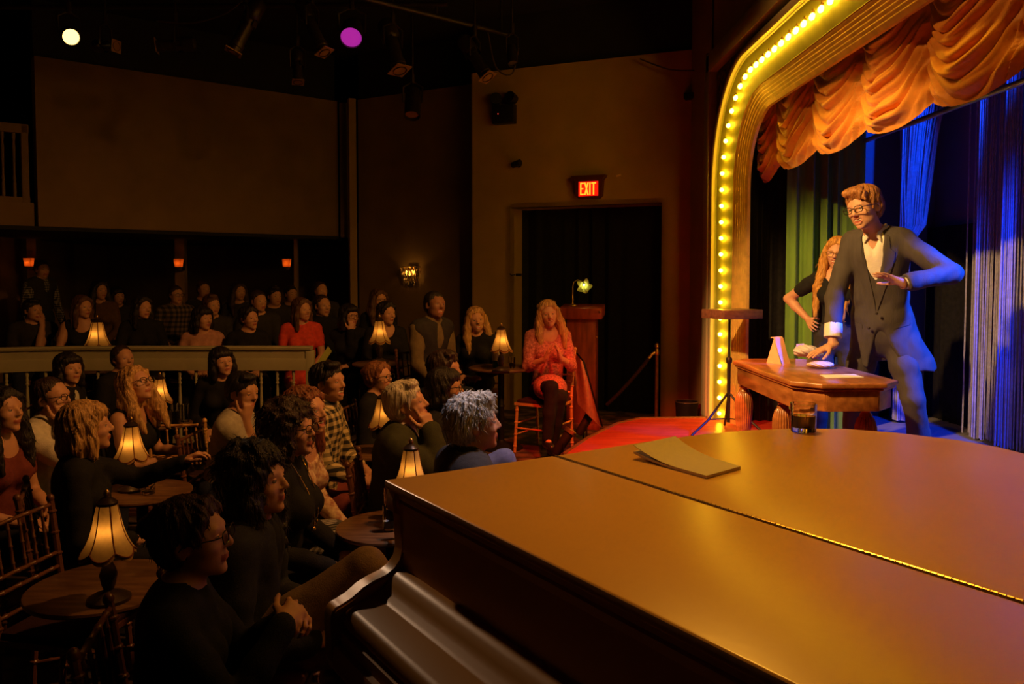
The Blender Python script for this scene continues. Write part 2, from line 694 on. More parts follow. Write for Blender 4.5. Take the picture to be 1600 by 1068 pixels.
sweep([(-0.03, 1.90), (-0.03, 1.845), (-0.015, 1.835), (0.015, 1.835), (0.03, 1.845), (0.035, 1.87), (0.04, 1.875)], 'outer_bead', M_cream)
sweep([(0.04, 1.872), (0.045, 1.885), (0.26, 1.985), (0.27, 1.975)], 'light_channel', M_channel, False)
ribs = [(0.27, 1.975)]
for i in range(6):
    for k in range(6):
        t = (k + 0.5) / 6
        s_ = (i + t) / 6
        u, wx = 0.27 + 0.15 * s_, 1.985 + 0.07 * s_
        h = 0.010 * math.sin(math.pi * t)
        ribs.append((u - h * 0.42, wx - h * 0.9))
ribs += [(0.43, 2.06), (0.43, 2.085)]
sweep(ribs, 'ribbed_moulding', M_gold)
# rectangular surround and spandrel panel
mb = MB()
mb.box((1.87 - ORG.x, 7.58 - ORG.y, (ST + 3.93) / 2 - ORG.z), (0.10, 0.17, 3.93 - ST), None, 0.01)
mb.box((1.855 - ORG.x, 7.625 - ORG.y, (ST + 3.97) / 2 - ORG.z), (0.06, 0.05, 3.97 - ST), None, 0.008)
mb.build('surround_jamb', M_cream, pros)
mb = MB()
mb.box((1.87 - ORG.x, 4.3 - ORG.y, 3.85 - ORG.z), (0.10, 6.6, 0.16), None, 0.01)
mb.box((1.855 - ORG.x, 4.3 - ORG.y, 3.92 - ORG.z), (0.06, 6.65, 0.05), None, 0.008)
mb.build('surround_head', M_cream, pros)
mb = MB()
poly = [(7.5, 2.60), (7.5, 3.78), (1.0, 3.78), (1.0, ZC + RB)]
poly += [(YB - RB + RB * math.cos(t), ZC + RB * math.sin(t)) for t in np.linspace(math.pi / 2, 0, 20)]
mb.prism(poly, 1.90, 1.95, lambda a, b, h: (h - ORG.x, a - ORG.y, b - ORG.z))
mb.build('spandrel_panel', M_panel, pros, False)
# scrolling relief on the spandrel
for cy, cz, r, s0 in ((7.36, 3.62, 0.10, 1), (7.22, 3.68, 0.06, -1), (7.40, 3.40, 0.05, -1), (7.0, 3.70, 0.05, 1), (7.42, 3.22, 0.035, 1)):
    pts = []
    for k in range(26):
        t = k / 25
        a = s0 * t * 9 + 0.8
        q = r * (1 - 0.85 * t)
        pts.append((1.897 - ORG.x, cy + q * math.cos(a) - ORG.y, cz + q * math.sin(a) - ORG.z))
    MB().tube(pts, [0.016 * (1 - 0.5 * k / 25) for k in range(26)], 6).build('scroll_relief', M_panel, pros)
# bulbs
bulb = MB()
bulb.lathe([(0.001, 0.070), (0.008, 0.068), (0.0155, 0.061), (0.0190, 0.051), (0.0180, 0.040), (0.0135, 0.028), (0.0105, 0.018), (0.0105, 0.004)], 12)
me_b = bulb.mesh('bulb', glow('bulb_glow', (1.0, 0.52, 0.016), 60.0))
sk = MB()
sk.lathe([(0.020, 0.0), (0.020, 0.006), (0.0155, 0.009), (0.0145, 0.022), (0.012, 0.024)], 12)
me_s = sk.mesh('socket', mat('brass_socket', (0.35, 0.22, 0.06), 0.35, 0.8, 0.2, 20))
SP = 0.146
dist = 0.07
lens = [0]
for i in range(1, len(path)):
    lens.append(lens[-1] + math.hypot(path[i][0] - path[i - 1][0], path[i][1] - path[i - 1][1]))
# measure along the bulb line (inset 0.155), so corners stay evenly spaced
inset = 0.155
bl = [(p[0] + inset * p[2], p[1] + inset * p[3]) for p in path]
lens = [0]
for i in range(1, len(bl)):
    lens.append(lens[-1] + math.hypot(bl[i][0] - bl[i - 1][0], bl[i][1] - bl[i - 1][1]))
while dist < lens[-1]:
    i = next(k for k in range(1, len(lens)) if lens[k] >= dist)
    t = (dist - lens[i - 1]) / (lens[i] - lens[i - 1])
    p0, p1 = path[i - 1], path[i]
    y = p0[0] + (p1[0] - p0[0]) * t
    z = p0[1] + (p1[1] - p0[1]) * t
    ny = p0[2] + (p1[2] - p0[2]) * t
    nz = p0[3] + (p1[3] - p0[3]) * t
    base = Vector((1.925, y + (inset - 0.05) * ny, z + (inset - 0.05) * nz))
    nor = Vector((-0.42, ny, nz)).normalized()
    R = nor.to_track_quat('Z', 'Y')
    b = obj('bulb', me_b, pros)
    b.location = base - ORG
    b.rotation_mode = 'QUATERNION'
    b.rotation_quaternion = R
    s_ = obj('socket', me_s, b)
    dist += SP
# ------------------------------------------------------------------ valance: swagged orange curtain
M_val = mat('orange_satin', (0.86, 0.33, 0.045), 0.5, 0, 0.12, 20, bump=0.12, bscale=120, spec=0.35, sheen=0.2)
val = thing('valance_curtain', 'orange ruched festoon curtain hanging in deep swags under the arch', 'curtain', (2.1, 5.0, 2.7))
VO = Vector((2.1, 5.0, 2.7))
edges = [7.20, 6.75, 5.95, 5.13, 4.32, 3.52, 2.72, 1.92]
for si in range(len(edges) - 1):
    y1, y0 = edges[si], edges[si + 1]
    R = np.random.default_rng(50 + si)
    ph = R.uniform(0, 6.28, 12)

    def fn(u, v, y1=y1, y0=y0, ph=ph, si=si):
        q = 2 * u - 1
        mid = 1 - q * q
        # v: 0 top .. 1 bottom
        top, zb = 3.56, 2.82 - 0.07 * (si == 0) * (1 - u)
        hang = 0.075 * mid ** 0.8
        z = top + (zb - hang - top) * v
        low = v ** 0.7
        sag = 0.26 * mid ** 0.8 * (0.65 + 0.5 * v)
        lvl = (z + sag) + 0.022 * math.sin(2.3 * q + ph[0] + 5 * v) + 0.012 * math.sin(6 * q + ph[1])
        w1 = lvl / 0.072 + ph[2] + 0.22 * math.sin(3.1 * q + ph[5]) + 0.10 * math.sin(7 * q + ph[8])
        w2 = lvl / 0.047 + ph[3] + 0.35 * math.sin(2.2 * q + ph[4])
        # rolls of cloth with sharp creases between them
        f = (math.sin(math.pi * w1) ** 2 + 0.012) ** 0.42 + 0.28 * (math.sin(math.pi * w2) ** 2 + 0.02) ** 0.5
        f *= 0.75 + 0.25 * math.sin(w1 * 2.3 + ph[9])
        wm = min(1.0, mid * 5)
        f = f * wm + 0.6 * (1 - wm)
        amp = 0.058 * (0.32 + 0.80 * mid) * (0.30 + 0.70 * low)
        bil = 0.07 * math.sqrt(max(mid, 0.0)) * (0.25 + 0.75 * math.sin(math.pi * min(1, 0.25 + 0.72 * v)))
        hem = max(0.0, (v - 0.93) / 0.07)
        x = 2.25 - bil * (1 - 0.55 * hem) - amp * f * (1 - 0.7 * hem)
        # pull the fabric into the gather line
        x += 0.015 * math.sin(40 * v) * (1 - mid) ** 3
        y = y1 + (y0 - y1) * u
        y += 0.012 * math.sin(26 * v) * (1 - mid)
        return (x - VO.x, y - VO.y, z - VO.z - 0.012 * f * mid)
    mb = MB().grid(fn, 64, 170)
    mb.build('swag', M_val, val, fix=False)
# dark gather strings between the swags
for yy in edges[1:-1]:
    MB().tube([(2.245 - VO.x + 0.004 * math.sin(k * 1.7), yy - VO.y + 0.006 * math.sin(k * 2.3), 3.55 - 0.075 * k - VO.z) for k in range(10)], 0.007, 6).build('gather_cord', M_val, val)

# ------------------------------------------------------------------ stage curtains
M_green = mat('green_velvet', (0.15, 0.30, 0.03), 0.75, 0, 0.2, 14, (1, 1, 0.2), 0.1, 60, sheen=0.5)
M_bluewall = mat('cyclorama_paint', (0.20, 0.20, 0.26), 0.9, 0, 0.12, 2, bump=0.05)
M_string = mat('string_fibre', (0.45, 0.44, 0.55), 0.6, 0, 0.3, 30, bump=0.1)
o = drape(MB(), (1.98, 7.36), (2.62, 7.3), ST, 3.9, 6, 0.03).build('black_leg_curtain', M_blackcloth)
tag(o, 'black stage leg curtain hanging behind the lit arch jamb', 'curtain')
o = drape(MB(), (2.36, 6.90), (3.02, 6.86), ST, 3.9, 6, 0.06, 130, jit=0.6).build('green_curtain', M_green)
tag(o, 'olive green velvet stage curtain in vertical folds behind the table', 'curtain')
struct('wall_stage_back', MB().box((4.1, 5.4, 2.3), (0.1, 4.8, 4.6)), M_bluewall)
struct('wall_stage_side', MB().box((3.1, 7.75, 2.3), (2.2, 0.1, 4.6)), M_bluewall)
struct('ceiling', MB().box((3.1, 4.4, 4.7), (2.2, 6.8, 0.1)), M_black)
o = drape(MB(), (3.96, 7.62), (4.0, 6.78), ST, 2.34, 9, 0.025).build('black_door_curtain', M_blackcloth)
tag(o, 'black curtain covering the low doorway in the blue back wall', 'curtain')
# string curtains: hair-thin cords nobody could count
mb = MB()
R = np.random.default_rng(3)
for i in range(230):
    t = i / 229
    y = 6.62 - 2.4 * t ** 1.15 + R.normal(0, 0.008)
    x = 3.80 + 0.05 * math.sin(t * 40) + R.normal(0, 0.012)
    w_ = 0.0035 + 0.004 * R.random()
    sw = R.normal(0, 0.015, 2)
    mb.tube([(x, y, 4.2), (x + sw[0] * 0.5, y + sw[1] * 0.5, 2.4), (x + sw[0], y + sw[1], ST + 0.02 + 0.02 * R.random())], w_, 5)
o = mb.build('string_curtain', M_string)
tag(o, 'curtain of straight hanging strings glowing blue beside the black doorway', 'curtain', kind='stuff')
mb = MB()
for i in range(90):
    t = i / 89
    x0 = 3.52 + 0.46 * t
    x1 = 3.50 + 0.20 * t + R.normal(0, 0.006)
    y0 = 7.25 + 0.10 * math.sin(t * 25) * 0.5 + R.normal(0, 0.02)
    y1 = 7.22 + R.normal(0, 0.02)
    x2 = 3.47 + 0.10 * t
    mb.tube([(x0, y0, 4.0), (x0 + (x1 - x0) * 0.5 - 0.02 * t, y0, 3.2), (x1, y1, 2.34), (x2, y1, 2.15), (x2, y1, ST + 0.03)], 0.006 + 0.004 * R.random(), 5)
o = mb.build('tied_string_curtain', M_string)
tag(o, 'string curtain gathered and tied aside behind the man in the suit', 'curtain', kind='stuff')
# pipe that carries the curtains
o = MB().tube([(3.0, 6.98, 3.03), (3.0, 2.2, 3.03)], 0.02, 10).build('curtain_pipe', mat('steel_pipe', (0.4, 0.4, 0.42), 0.4, 0.8))
tag(o, 'horizontal steel pipe above the stage under the orange valance', 'pipe')
# star cloth behind the table
sc_o = thing('star_cloth', 'black backdrop cloth dotted with tiny bright sequins behind the table', 'curtain', (3.3, 7.5, ST))
drape(MB(), (-0.35, 0), (0.35, 0.05), 0, 1.6, 5, 0.02).build('cloth', M_blackcloth, sc_o)
mb = MB()
for i in range(34):
    x, z = R.uniform(-0.3, 0.3), R.uniform(0.1, 1.3)
    mb.ball((x, -0.06, z), 0.006, 6, 4)
tag(mb.build('sequin', mat('sequin', (0.9, 0.9, 0.95), 0.2, 0.6), sc_o), kind='stuff')

# ------------------------------------------------------------------ rear railing
RT = HC - 7.42 * (541 - 428) / 1250.0        # rail top
M_rail = mat('cream_railing_paint', (0.46, 0.42, 0.27), 0.5, 0, 0.1, 6, bump=0.05)
rl = thing('railing', 'long cream balustrade with turned spindles between the lower and rear audience', 'railing', (-3.1, 7.44, TIER))
RO = Vector((-3.1, 7.44, TIER))
rp_ = [(-6.4, 6.98), (-5.2, 7.12), (-4.75, 7.24), (-4.45, 7.36), (-4.1, 7.43), (-3.6, 7.45), (-1.87, 7.45)]


def rail_strip(name, prof, m):
    """prof: list of (out, z) closed outline swept along the plan line"""
    mb = MB()
    n = len(prof)
    vs = []
    for i, (x, y) in enumerate(rp_):
        a = Vector(rp_[max(i - 1, 0)])
        b = Vector(rp_[min(i + 1, len(rp_) - 1)])
        t = (b - a).normalized()
        nn = Vector((t.y, -t.x))
        for u, z in prof:
            vs.append((x + nn.x * u - RO.x, y + nn.y * u - RO.y, z - RO.z))
    fs = []
    for i in range(len(rp_) - 1):
        for k in range(n):
            l = (k + 1) % n
            fs.append((i * n + k, i * n + l, (i + 1) * n + l, (i + 1) * n + k))
    fs.append(tuple(range(n)))
    fs.append(tuple((len(rp_) - 1) * n + k for k in range(n)))
    mb.add(vs, fs)
    return mb.build(name, m, rl)


rail_strip('handrail', [(-0.05, RT - 0.03), (-0.05, RT), (0.045, RT), (0.055, RT - 0.012), (0.05, RT - 0.03), (0.03, RT - 0.04)], M_rail)
rail_strip('upper_fascia', [(-0.03, RT - 0.115), (-0.03, RT - 0.03), (0.025, RT - 0.03), (0.025, RT - 0.115)], M_rail)
rail_strip('lower_fascia', [(-0.03, RT - 0.225), (-0.03, RT - 0.115), (0.036, RT - 0.115), (0.040, RT - 0.125), (0.036, RT - 0.225)], M_rail)
rail_strip('bottom_rail', [(-0.02, TIER + 0.02), (-0.02, TIER + 0.08), (0.02, TIER + 0.08), (0.02, TIER + 0.02)], M_rail)
H = RT - 0.225 - TIER - 0.08
sp = MB()
pr = [(0.012, 0), (0.015, 0.02), (0.015, 0.12 * H), (0.010, 0.14 * H), (0.017, 0.17 * H), (0.010, 0.20 * H), (0.013, 0.3 * H), (0.0165, 0.5 * H), (0.012, 0.74 * H), (0.009, 0.78 * H),
      (0.017, 0.81 * H), (0.010, 0.84 * H), (0.016, 0.87 * H), (0.010, 0.90 * H), (0.015, 0.93 * H), (0.015, H)]
sp.lathe(pr, 10)
me = sp.mesh('spindle', M_rail)
x = -6.3
while x < -1.95:
    k = next(i for i in range(1, len(rp_)) if rp_[i][0] >= x)
    t = (x - rp_[k - 1][0]) / (rp_[k][0] - rp_[k - 1][0])
    y = rp_[k - 1][1] + t * (rp_[k][1] - rp_[k - 1][1])
    s_ = obj('spindle', me, rl)
    s_.location = (x - RO.x, y - RO.y, 0.08)
    x += 0.152
MB().box((-1.885 - RO.x, 0.01, (RT - TIER) / 2 - 0.02), (0.07, 0.08, RT - TIER - 0.04), None, 0.006).build('newel_post', M_rail, rl)

# small balustrade in the balcony opening at the far left
bl_ = thing('balcony_balustrade', 'short white balustrade in the dark balcony opening beside the plain wall', 'railing', (BAL.x, BAL.y, 2.68))
dv = bd
zt = 3.52 - 2.68
mb = MB()
a = Vector((0, 0)) + bd * 0.06 + bn * 0.10
b = bd * 1.5 + bn * 0.10
ang = math.atan2(bd.y, bd.x)
mid = (a + b) / 2
MB().box((mid.x, mid.y, zt - 0.04), ((b - a).length, 0.07, 0.10), Matrix.Rotation(ang, 3, 'Z'), 0.008).build('handrail', M_wall2, bl_)
MB().box((mid.x, mid.y, 0.03), ((b - a).length, 0.06, 0.06), Matrix.Rotation(ang, 3, 'Z'), 0.006).build('bottom_rail', M_wall2, bl_)
pp = bd * 0.10 + bn * 0.10
MB().box((pp.x, pp.y, zt / 2), (0.07, 0.07, zt), Matrix.Rotation(ang, 3, 'Z'), 0.006).build('post', M_wall2, bl_)
sp = MB()
sp.lathe([(0.017, 0.06), (0.017, 0.20), (0.012, 0.23), (0.018, 0.26), (0.011, 0.30), (0.013, 0.45), (0.016, 0.6), (0.011, 0.66), (0.018, 0.69), (0.018, 0.80)], 10)
me = sp.mesh('spindle', M_wall2)
for k in range(12):
    p = bd * (0.20 + 0.105 * k) + bn * 0.10
    s_ = obj('spindle', me, bl_)
    s_.location = (p.x, p.y, 0)
# ================================================================== PIANO
M_piano = mat('cream_piano_lacquer', (0.64, 0.31, 0.07), 0.30, 0, 0.06, 2, bump=0.02, bscale=40, spec=0.5)
M_brass = mat('aged_brass', (0.70, 0.45, 0.16), 0.3, 0.9, 0.3, 20, bump=0.05)
M_steel = mat('dull_steel', (0.5, 0.48, 0.45), 0.3, 0.9, 0.2, 20)
M_iron = mat('black_iron', (0.02, 0.018, 0.016), 0.45, 0.3, 0.2, 10, bump=0.05)

LIDZ = 1.35
c0 = PZ(601, 749, LIDZ)
eu = (PZ(1600, 940, LIDZ) - PZ(866, 711, LIDZ))
prz = math.atan2(eu.y, eu.x)
piano = thing('grand_piano', 'cream lacquered grand piano with its lid and key cover closed', 'piano', (c0.x, c0.y, PLAT), prz)
LZ = LIDZ - PLAT
HV = 0.551
WU = 1.50
tail = [(0.024, HV), (0.026, 0.90), (0.046, 1.18), (0.088, 1.363), (0.155, 1.525), (0.262, 1.667), (0.403, 1.752), (0.594, 1.805), (0.72, 1.80),
        (0.83, 1.76), (0.93, 1.67), (1.01, 1.54), (1.08, 1.38), (1.17, 1.22), (1.29, 1.08), (1.40, 0.94), (1.47, 0.78), (WU, HV)]


def slab(name, poly, z0, z1, bev, m, parent):
    mb = MB()
    mb.prism(poly, z0, z1)
    me = mb.mesh(name, m, True)
    bm = bmesh.new()
    bm.from_mesh(me)
    es = [e for e in bm.edges if abs(e.verts[0].co.z - e.verts[1].co.z) < 1e-5]
    bmesh.ops.bevel(bm, geom=es, offset=bev, segments=3, profile=0.5, affect='EDGES')
    bm.to_mesh(me)
    bm.free()
    me.shade_smooth()
    me.set_sharp_from_angle(angle=math.radians(30))
    return obj(name, me, parent)


slab('lid_flap', [(0.0, 0.0), (0.022, HV - 0.006), (WU, HV - 0.006), (WU, 0.0)], LZ - 0.024, LZ, 0.007, M_piano, piano)
slab('lid', [(u, v + (0.006 if i in (0, len(tail) - 1) else 0)) for i, (u, v) in enumerate(tail)], LZ - 0.024, LZ, 0.007, M_piano, piano)
mb = MB()
n = 110
for i in range(n):
    u0 = 0.03 + (WU - 0.05) * i / n
    mb.tube([(u0, HV, LZ - 0.001), (u0 + (WU - 0.05) / n * 0.86, HV, LZ - 0.001)], 0.0042, 8)
mb.box((WU / 2, HV, LZ - 0.008), (WU - 0.04, 0.012, 0.008))
mb.build('piano_hinge', M_brass, piano)
# case rim under the lid
rim = [(0.035, 0.03), (0.045, HV)] + [(u * 0.965 + 0.02, v * 0.985) for u, v in tail[1:-1]] + [(WU - 0.03, HV), (WU - 0.03, 0.03)]
slab('case', rim, LZ - 0.37, LZ - 0.024, 0.004, M_piano, piano)
ux = lambda a, b, h: (h, a, b)
# music desk front
mb = MB()
mb.prism([(0.045, LZ - 0.24), (0.026, LZ - 0.24), (0.026, LZ - 0.075), (0.018, LZ - 0.070), (0.014, LZ - 0.05), (0.020, LZ - 0.045), (0.012, LZ - 0.040), (0.012, LZ - 0.024), (0.045, LZ - 0.024)], 0.055, WU - 0.055, ux)
mb.build('front_panel', M_piano, piano)
mb = MB()
mb.lathe([(0.011, 0), (0.011, 0.003), (0.004, 0.004)], 16, (0.62, 0.027, LZ - 0.055), Matrix.Rotation(math.pi / 2, 3, 'X'))
mb.build('lock', M_iron, piano)
arm = [(0.10, LZ - 0.025), (0.006, LZ - 0.025), (0.0, LZ - 0.045), (0.004, LZ - 0.078), (0.020, LZ - 0.088), (0.022, LZ - 0.10), (0.026, LZ - 0.18), (0.020, LZ - 0.205), (0.004, LZ - 0.225), (-0.02, LZ - 0.238),
       (-0.055, LZ - 0.247), (-0.085, LZ - 0.258), (-0.115, LZ - 0.277), (-0.145, LZ - 0.289), (-0.160, LZ - 0.293), (-0.170, LZ - 0.303), (-0.174, LZ - 0.318), (-0.172, LZ - 0.43), (0.10, LZ - 0.43)]
for u0 in (0.0, WU - 0.055):
    mb = MB()
    mb.prism(arm, u0, u0 + 0.055, ux)
    me = mb.mesh('arm', M_piano)
    bm = bmesh.new()
    bm.from_mesh(me)
    es = [e for e in bm.edges if abs(e.verts[0].co.x - e.verts[1].co.x) < 1e-5]
    bmesh.ops.bevel(bm, geom=es, offset=0.006, segments=2, affect='EDGES')
    bm.to_mesh(me)
    bm.free()
    me.shade_smooth()
    me.set_sharp_from_angle(angle=math.radians(40))
    obj('arm', me, piano)
fb = [(0.05, LZ - 0.228), (0.018, LZ - 0.228), (0.004, LZ - 0.232), (-0.010, LZ - 0.241), (-0.022, LZ - 0.256), (-0.034, LZ - 0.270), (-0.048, LZ - 0.276), (-0.054, LZ - 0.282), (-0.060, LZ - 0.283), (-0.118, LZ - 0.297),
      (-0.132, LZ - 0.302), (-0.141, LZ - 0.312), (-0.144, LZ - 0.326), (-0.142, LZ - 0.342), (0.05, LZ - 0.342)]
MB().prism(fb, 0.058, WU - 0.058, ux).build('key_cover', M_piano, piano)
ks = [(0.0, LZ - 0.352), (-0.135, LZ - 0.352), (-0.150, LZ - 0.356), (-0.152, LZ - 0.385), (-0.166, LZ - 0.388), (-0.172, LZ - 0.398), (-0.172, LZ - 0.44), (0.0, LZ - 0.44)]
MB().prism(ks, 0.058, WU - 0.058, ux).build('key_slip', M_piano, piano)
MB().box((WU / 2, 0.22, LZ - 0.435), (WU - 0.02, 0.78, 0.035), None, 0.006).build('key_bed', M_piano, piano)
for (u, v) in ((0.13, 0.10), (WU - 0.13, 0.10), (0.55, 1.50)):
    lg = MB()
    lg.box((u, v, LZ - 0.41), (0.16, 0.16, 0.10), None, 0.01)
    lg.lathe([(0.070, LZ - 0.46), (0.055, LZ - 0.50), (0.075, LZ - 0.56), (0.045, 0.14), (0.055, 0.12), (0.04, 0.09)], 20, (u, v, 0))
    l_ = lg.build('leg', M_piano, piano)
    ct = MB()
    ct.tube([(u - 0.016, v, 0.035), (u + 0.016, v, 0.035)], 0.035, 16)
    ct.tube([(u, v, 0.05), (u, v, 0.10)], 0.012, 8)
    ct.build('caster', M_brass, l_)

# booklet lying on the lid
PM = Matrix.Translation((c0.x, c0.y, PLAT)) @ Matrix.Rotation(prz, 4, 'Z')
M_paper = mat('cream_paper', (0.60, 0.46, 0.24), 0.7, 0, 0.05, 8, bump=0.05)
b0, b1, b2, b3 = [PZ(x, y, LIDZ) for x, y in ((990, 716), (1055, 701), (1157, 733), (1104, 748))]
bk = thing('script_booklet', 'thick stapled paper booklet lying on the piano lid', 'booklet', (b3.x, b3.y, LIDZ))


def sheet(z0, th, curl, name, m, par):
    mb = MB()
    o_ = Vector((b3.x, b3.y, 0))
    k0, k1, k2, k3 = [Vector((q.x, q.y, 0)) - o_ for q in (b0, b1, b2, b3)]
    def fn(u, v, dz):
        p = (k3 * (1 - u) + k0 * u) * (1 - v) + (k2 * (1 - u) + k1 * u) * v
        return (p.x, p.y, z0 + dz + curl * max(0, u - 0.35) ** 2)
    nu, nv = 14, 5
    vs = [fn(i / (nu - 1), j / (nv - 1), 0) for j in range(nv) for i in range(nu)]
    vs += [fn(i / (nu - 1), j / (nv - 1), th) for j in range(nv) for i in range(nu)]
    N0 = nu * nv
    fs = []
    for j in range(nv - 1):
        for i in range(nu - 1):
            a_ = j * nu + i
            fs.append((a_, a_ + nu, a_ + nu + 1, a_ + 1))
            fs.append((N0 + a_, N0 + a_ + 1, N0 + a_ + nu + 1, N0 + a_ + nu))
    for i in range(nu - 1):
        fs.append((i, i + 1, N0 + i + 1, N0 + i))
        q = (nv - 1) * nu
        fs.append((q + i, N0 + q + i, N0 + q + i + 1, q + i + 1))
    for j in range(nv - 1):
        fs.append((j * nu, N0 + j * nu, N0 + (j + 1) * nu, (j + 1) * nu))
        q = nu - 1
        fs.append((j * nu + q, (j + 1) * nu + q, N0 + (j + 1) * nu + q, N0 + j * nu + q))
    mb.add(vs, fs)
    return mb.build(name, m, par)


sheet(0.0005, 0.0068, 0.035, 'pages', M_paper, bk)
sheet(0.0074, 0.0016, 0.075, 'cover', mat('booklet_cover', (0.50, 0.38, 0.19), 0.6, 0, 0.05, 8), bk)

# ================================================================== GLASSES
M_glass = glass('clear_glass', (0.97, 0.98, 1.0))
def tumbler_meshes(r, h, th, fill, col, nm):
    g = MB()
    g.lathe([(0.001, 0.0), (r * 0.90, 0.0), (r * 0.96, 0.004), (r, h), (r - th, h), (r * 0.96 - th, 0.016), (0.001, 0.013)], 28)
    gm = g.mesh('tumbler_glass', M_glass)
    dm = None
    if fill:
        q = MB()
        q.lathe([(0.001, 0.0135), (r * 0.955 - th, 0.0165), (r * (0.96 + 0.04 * fill) - th - 0.0003, h * fill), (0.001, h * fill)], 28)
        gm_ = glass('drink_' + nm, col, 0.05, 1.33)
        gm_.node_tree.nodes['Principled BSDF'].inputs['Transmission Weight'].default_value = 0.4
        dm = q.mesh('drink', gm_)
    return gm, dm


def tumbler(loc, r, h, label, fill=0.0, col=(0.9, 0.8, 0.5), nm='ale', th=0.003, group=None):
    t = thing('tumbler', label, 'glass', loc, 0, group)
    gm, dm = tumbler_meshes(r, h, th, fill, col, nm)
    obj('glass', gm, t)
    if dm:
        obj('drink', dm, t)
    return t


wp = PZ(1255, 673, LIDZ)
tumbler((wp.x, wp.y, LIDZ), 0.045, 0.098, 'cut tumbler of amber whisky standing on the piano lid', 0.58, (0.90, 0.30, 0.04), 'whisky', 0.004)

# ================================================================== STAGE TABLE
M_oak = woodm('table_oak', (0.46, 0.17, 0.045), (0.24, 0.075, 0.018), 0.30, 4, (6, 1.2, 6), 0.4)
TT = ST + 0.75
tb = thing('wooden_table', 'reddish oak table with cut corners and fluted vase-shaped legs on stage', 'table', (1.86, 5.02, ST), math.radians(1.5))
TX, TY, CH = 0.31, 0.66, 0.13
octo = lambda x, y, c: [(-x, -y + c), (-x + c, -y), (x - c, -y), (x, -y + c), (x, y - c), (x - c, y), (-x + c, y), (-x, y - c)]
slab('top', octo(TX, TY, CH), 0.722, 0.75, 0.008, M_oak, tb)
slab('top_moulding', octo(TX - 0.012, TY - 0.012, CH), 0.706, 0.722, 0.005, M_oak, tb)
ap = octo(TX - 0.035, TY - 0.035, CH)
for i in range(8):
    a, b = Vector(ap[i]), Vector(ap[(i + 1) % 8])
    d = (b - a)
    m_ = (a + b) / 2
    mb = MB().box((m_.x, m_.y, 0.65), (d.length + 0.004, 0.022, 0.115), Matrix.Rotation(math.atan2(d.y, d.x), 3, 'Z'), 0.003)
    mb.build('apron', M_oak, tb)
dw = MB().box((-TX + 0.033, 0.02, 0.65), (0.012, 0.30, 0.085), None, 0.003).build('drawer', M_oak, tb)
leg = MB()
leg.box((0, 0, 0.655), (0.075, 0.075, 0.10), None, 0.004)
leg.lathe([(0.034, 0.605), (0.036, 0.598), (0.022, 0.59), (0.033, 0.578), (0.033, 0.566), (0.024, 0.556), (0.034, 0.545), (0.036, 0.535)], 24)
leg.lathe([(0.030, 0.536), (0.046, 0.515), (0.057, 0.47), (0.059, 0.42), (0.053, 0.34), (0.042, 0.24), (0.033, 0.16), (0.029, 0.10), (0.030, 0.085)], 72, flute=24, fa=0.16)
leg.lathe([(0.026, 0.09), (0.038, 0.075), (0.038, 0.06), (0.030, 0.045), (0.034, 0.03), (0.030, 0.0)], 24)
ml = leg.mesh('leg', M_oak)
for (x, y) in ((-0.23, 0.53), (-0.21, -0.16), (0.20, 0.54), (0.17, -0.44)):
    l_ = obj('leg', ml, tb)
    l_.location = (x, y, 0)


def T3(px, py):
    return PZ(px, py, TT)


# things on the table
M_card = mat('buff_card', (0.72, 0.52, 0.26), 0.7, 0, 0.08, 20, bump=0.1)
M_white = mat('white_paper', (0.82, 0.80, 0.76), 0.7, 0, 0.04, 20, bump=0.05)
p0 = T3(1216, 567)
tc_ = thing('paper_bag', 'upright folded buff paper bag standing on the oak table', 'bag', (p0.x, p0.y, TT), math.radians(35))
mb = MB()
mb.prism([(-0.065, 0), (-0.058, 0.0), (-0.004, 0.168), (0.004, 0.176), (0.012, 0.178), (0.030, 0.176), (0.031, 0.168), (0.022, 0.172), (0.010, 0.172)], -0.045, 0.045, lambda a, b, h: (h, a, b))
mb.build('front_face', M_card, tc_)
mb = MB()
mb.prism([(-0.058, 0.0), (0.062, 0.0), (0.060, 0.006), (0.004, 0.168), (-0.002, 0.166)], -0.0445, 0.0445, lambda a, b, h: (h, a, b))
mb.build('back_face', M_card, tc_)


def crumple(loc, r, seed, m, label, name, cat):
    R = np.random.default_rng(seed)
    bm = bmesh.new()
    bmesh.ops.create_icosphere(bm, subdivisions=4, radius=1)
    dirs = R.normal(size=(26, 3))
    dirs /= np.linalg.norm(dirs, axis=1)[:, None]
    amp = R.uniform(-0.28, 0.22, 26)
    for v in bm.verts:
        p = np.array(v.co)
        s_ = 1 + float((amp * np.maximum(0, dirs @ p) ** 5).sum())
        s_ += 0.10 * abs(math.sin(7 * p[0] + 5 * p[2] + seed)) - 0.05
        q = p * s_
        v.co = (q[0] * r[0], q[1] * r[1], max(-0.9, q[2]) * r[2] + r[2] * 0.9)
    me = bpy.data.meshes.new(name)
    bm.to_mesh(me)
    bm.free()
    me.materials.append(m)
    o = obj(name, me)
    o.location = loc
    tag(o, label, cat)
    return o


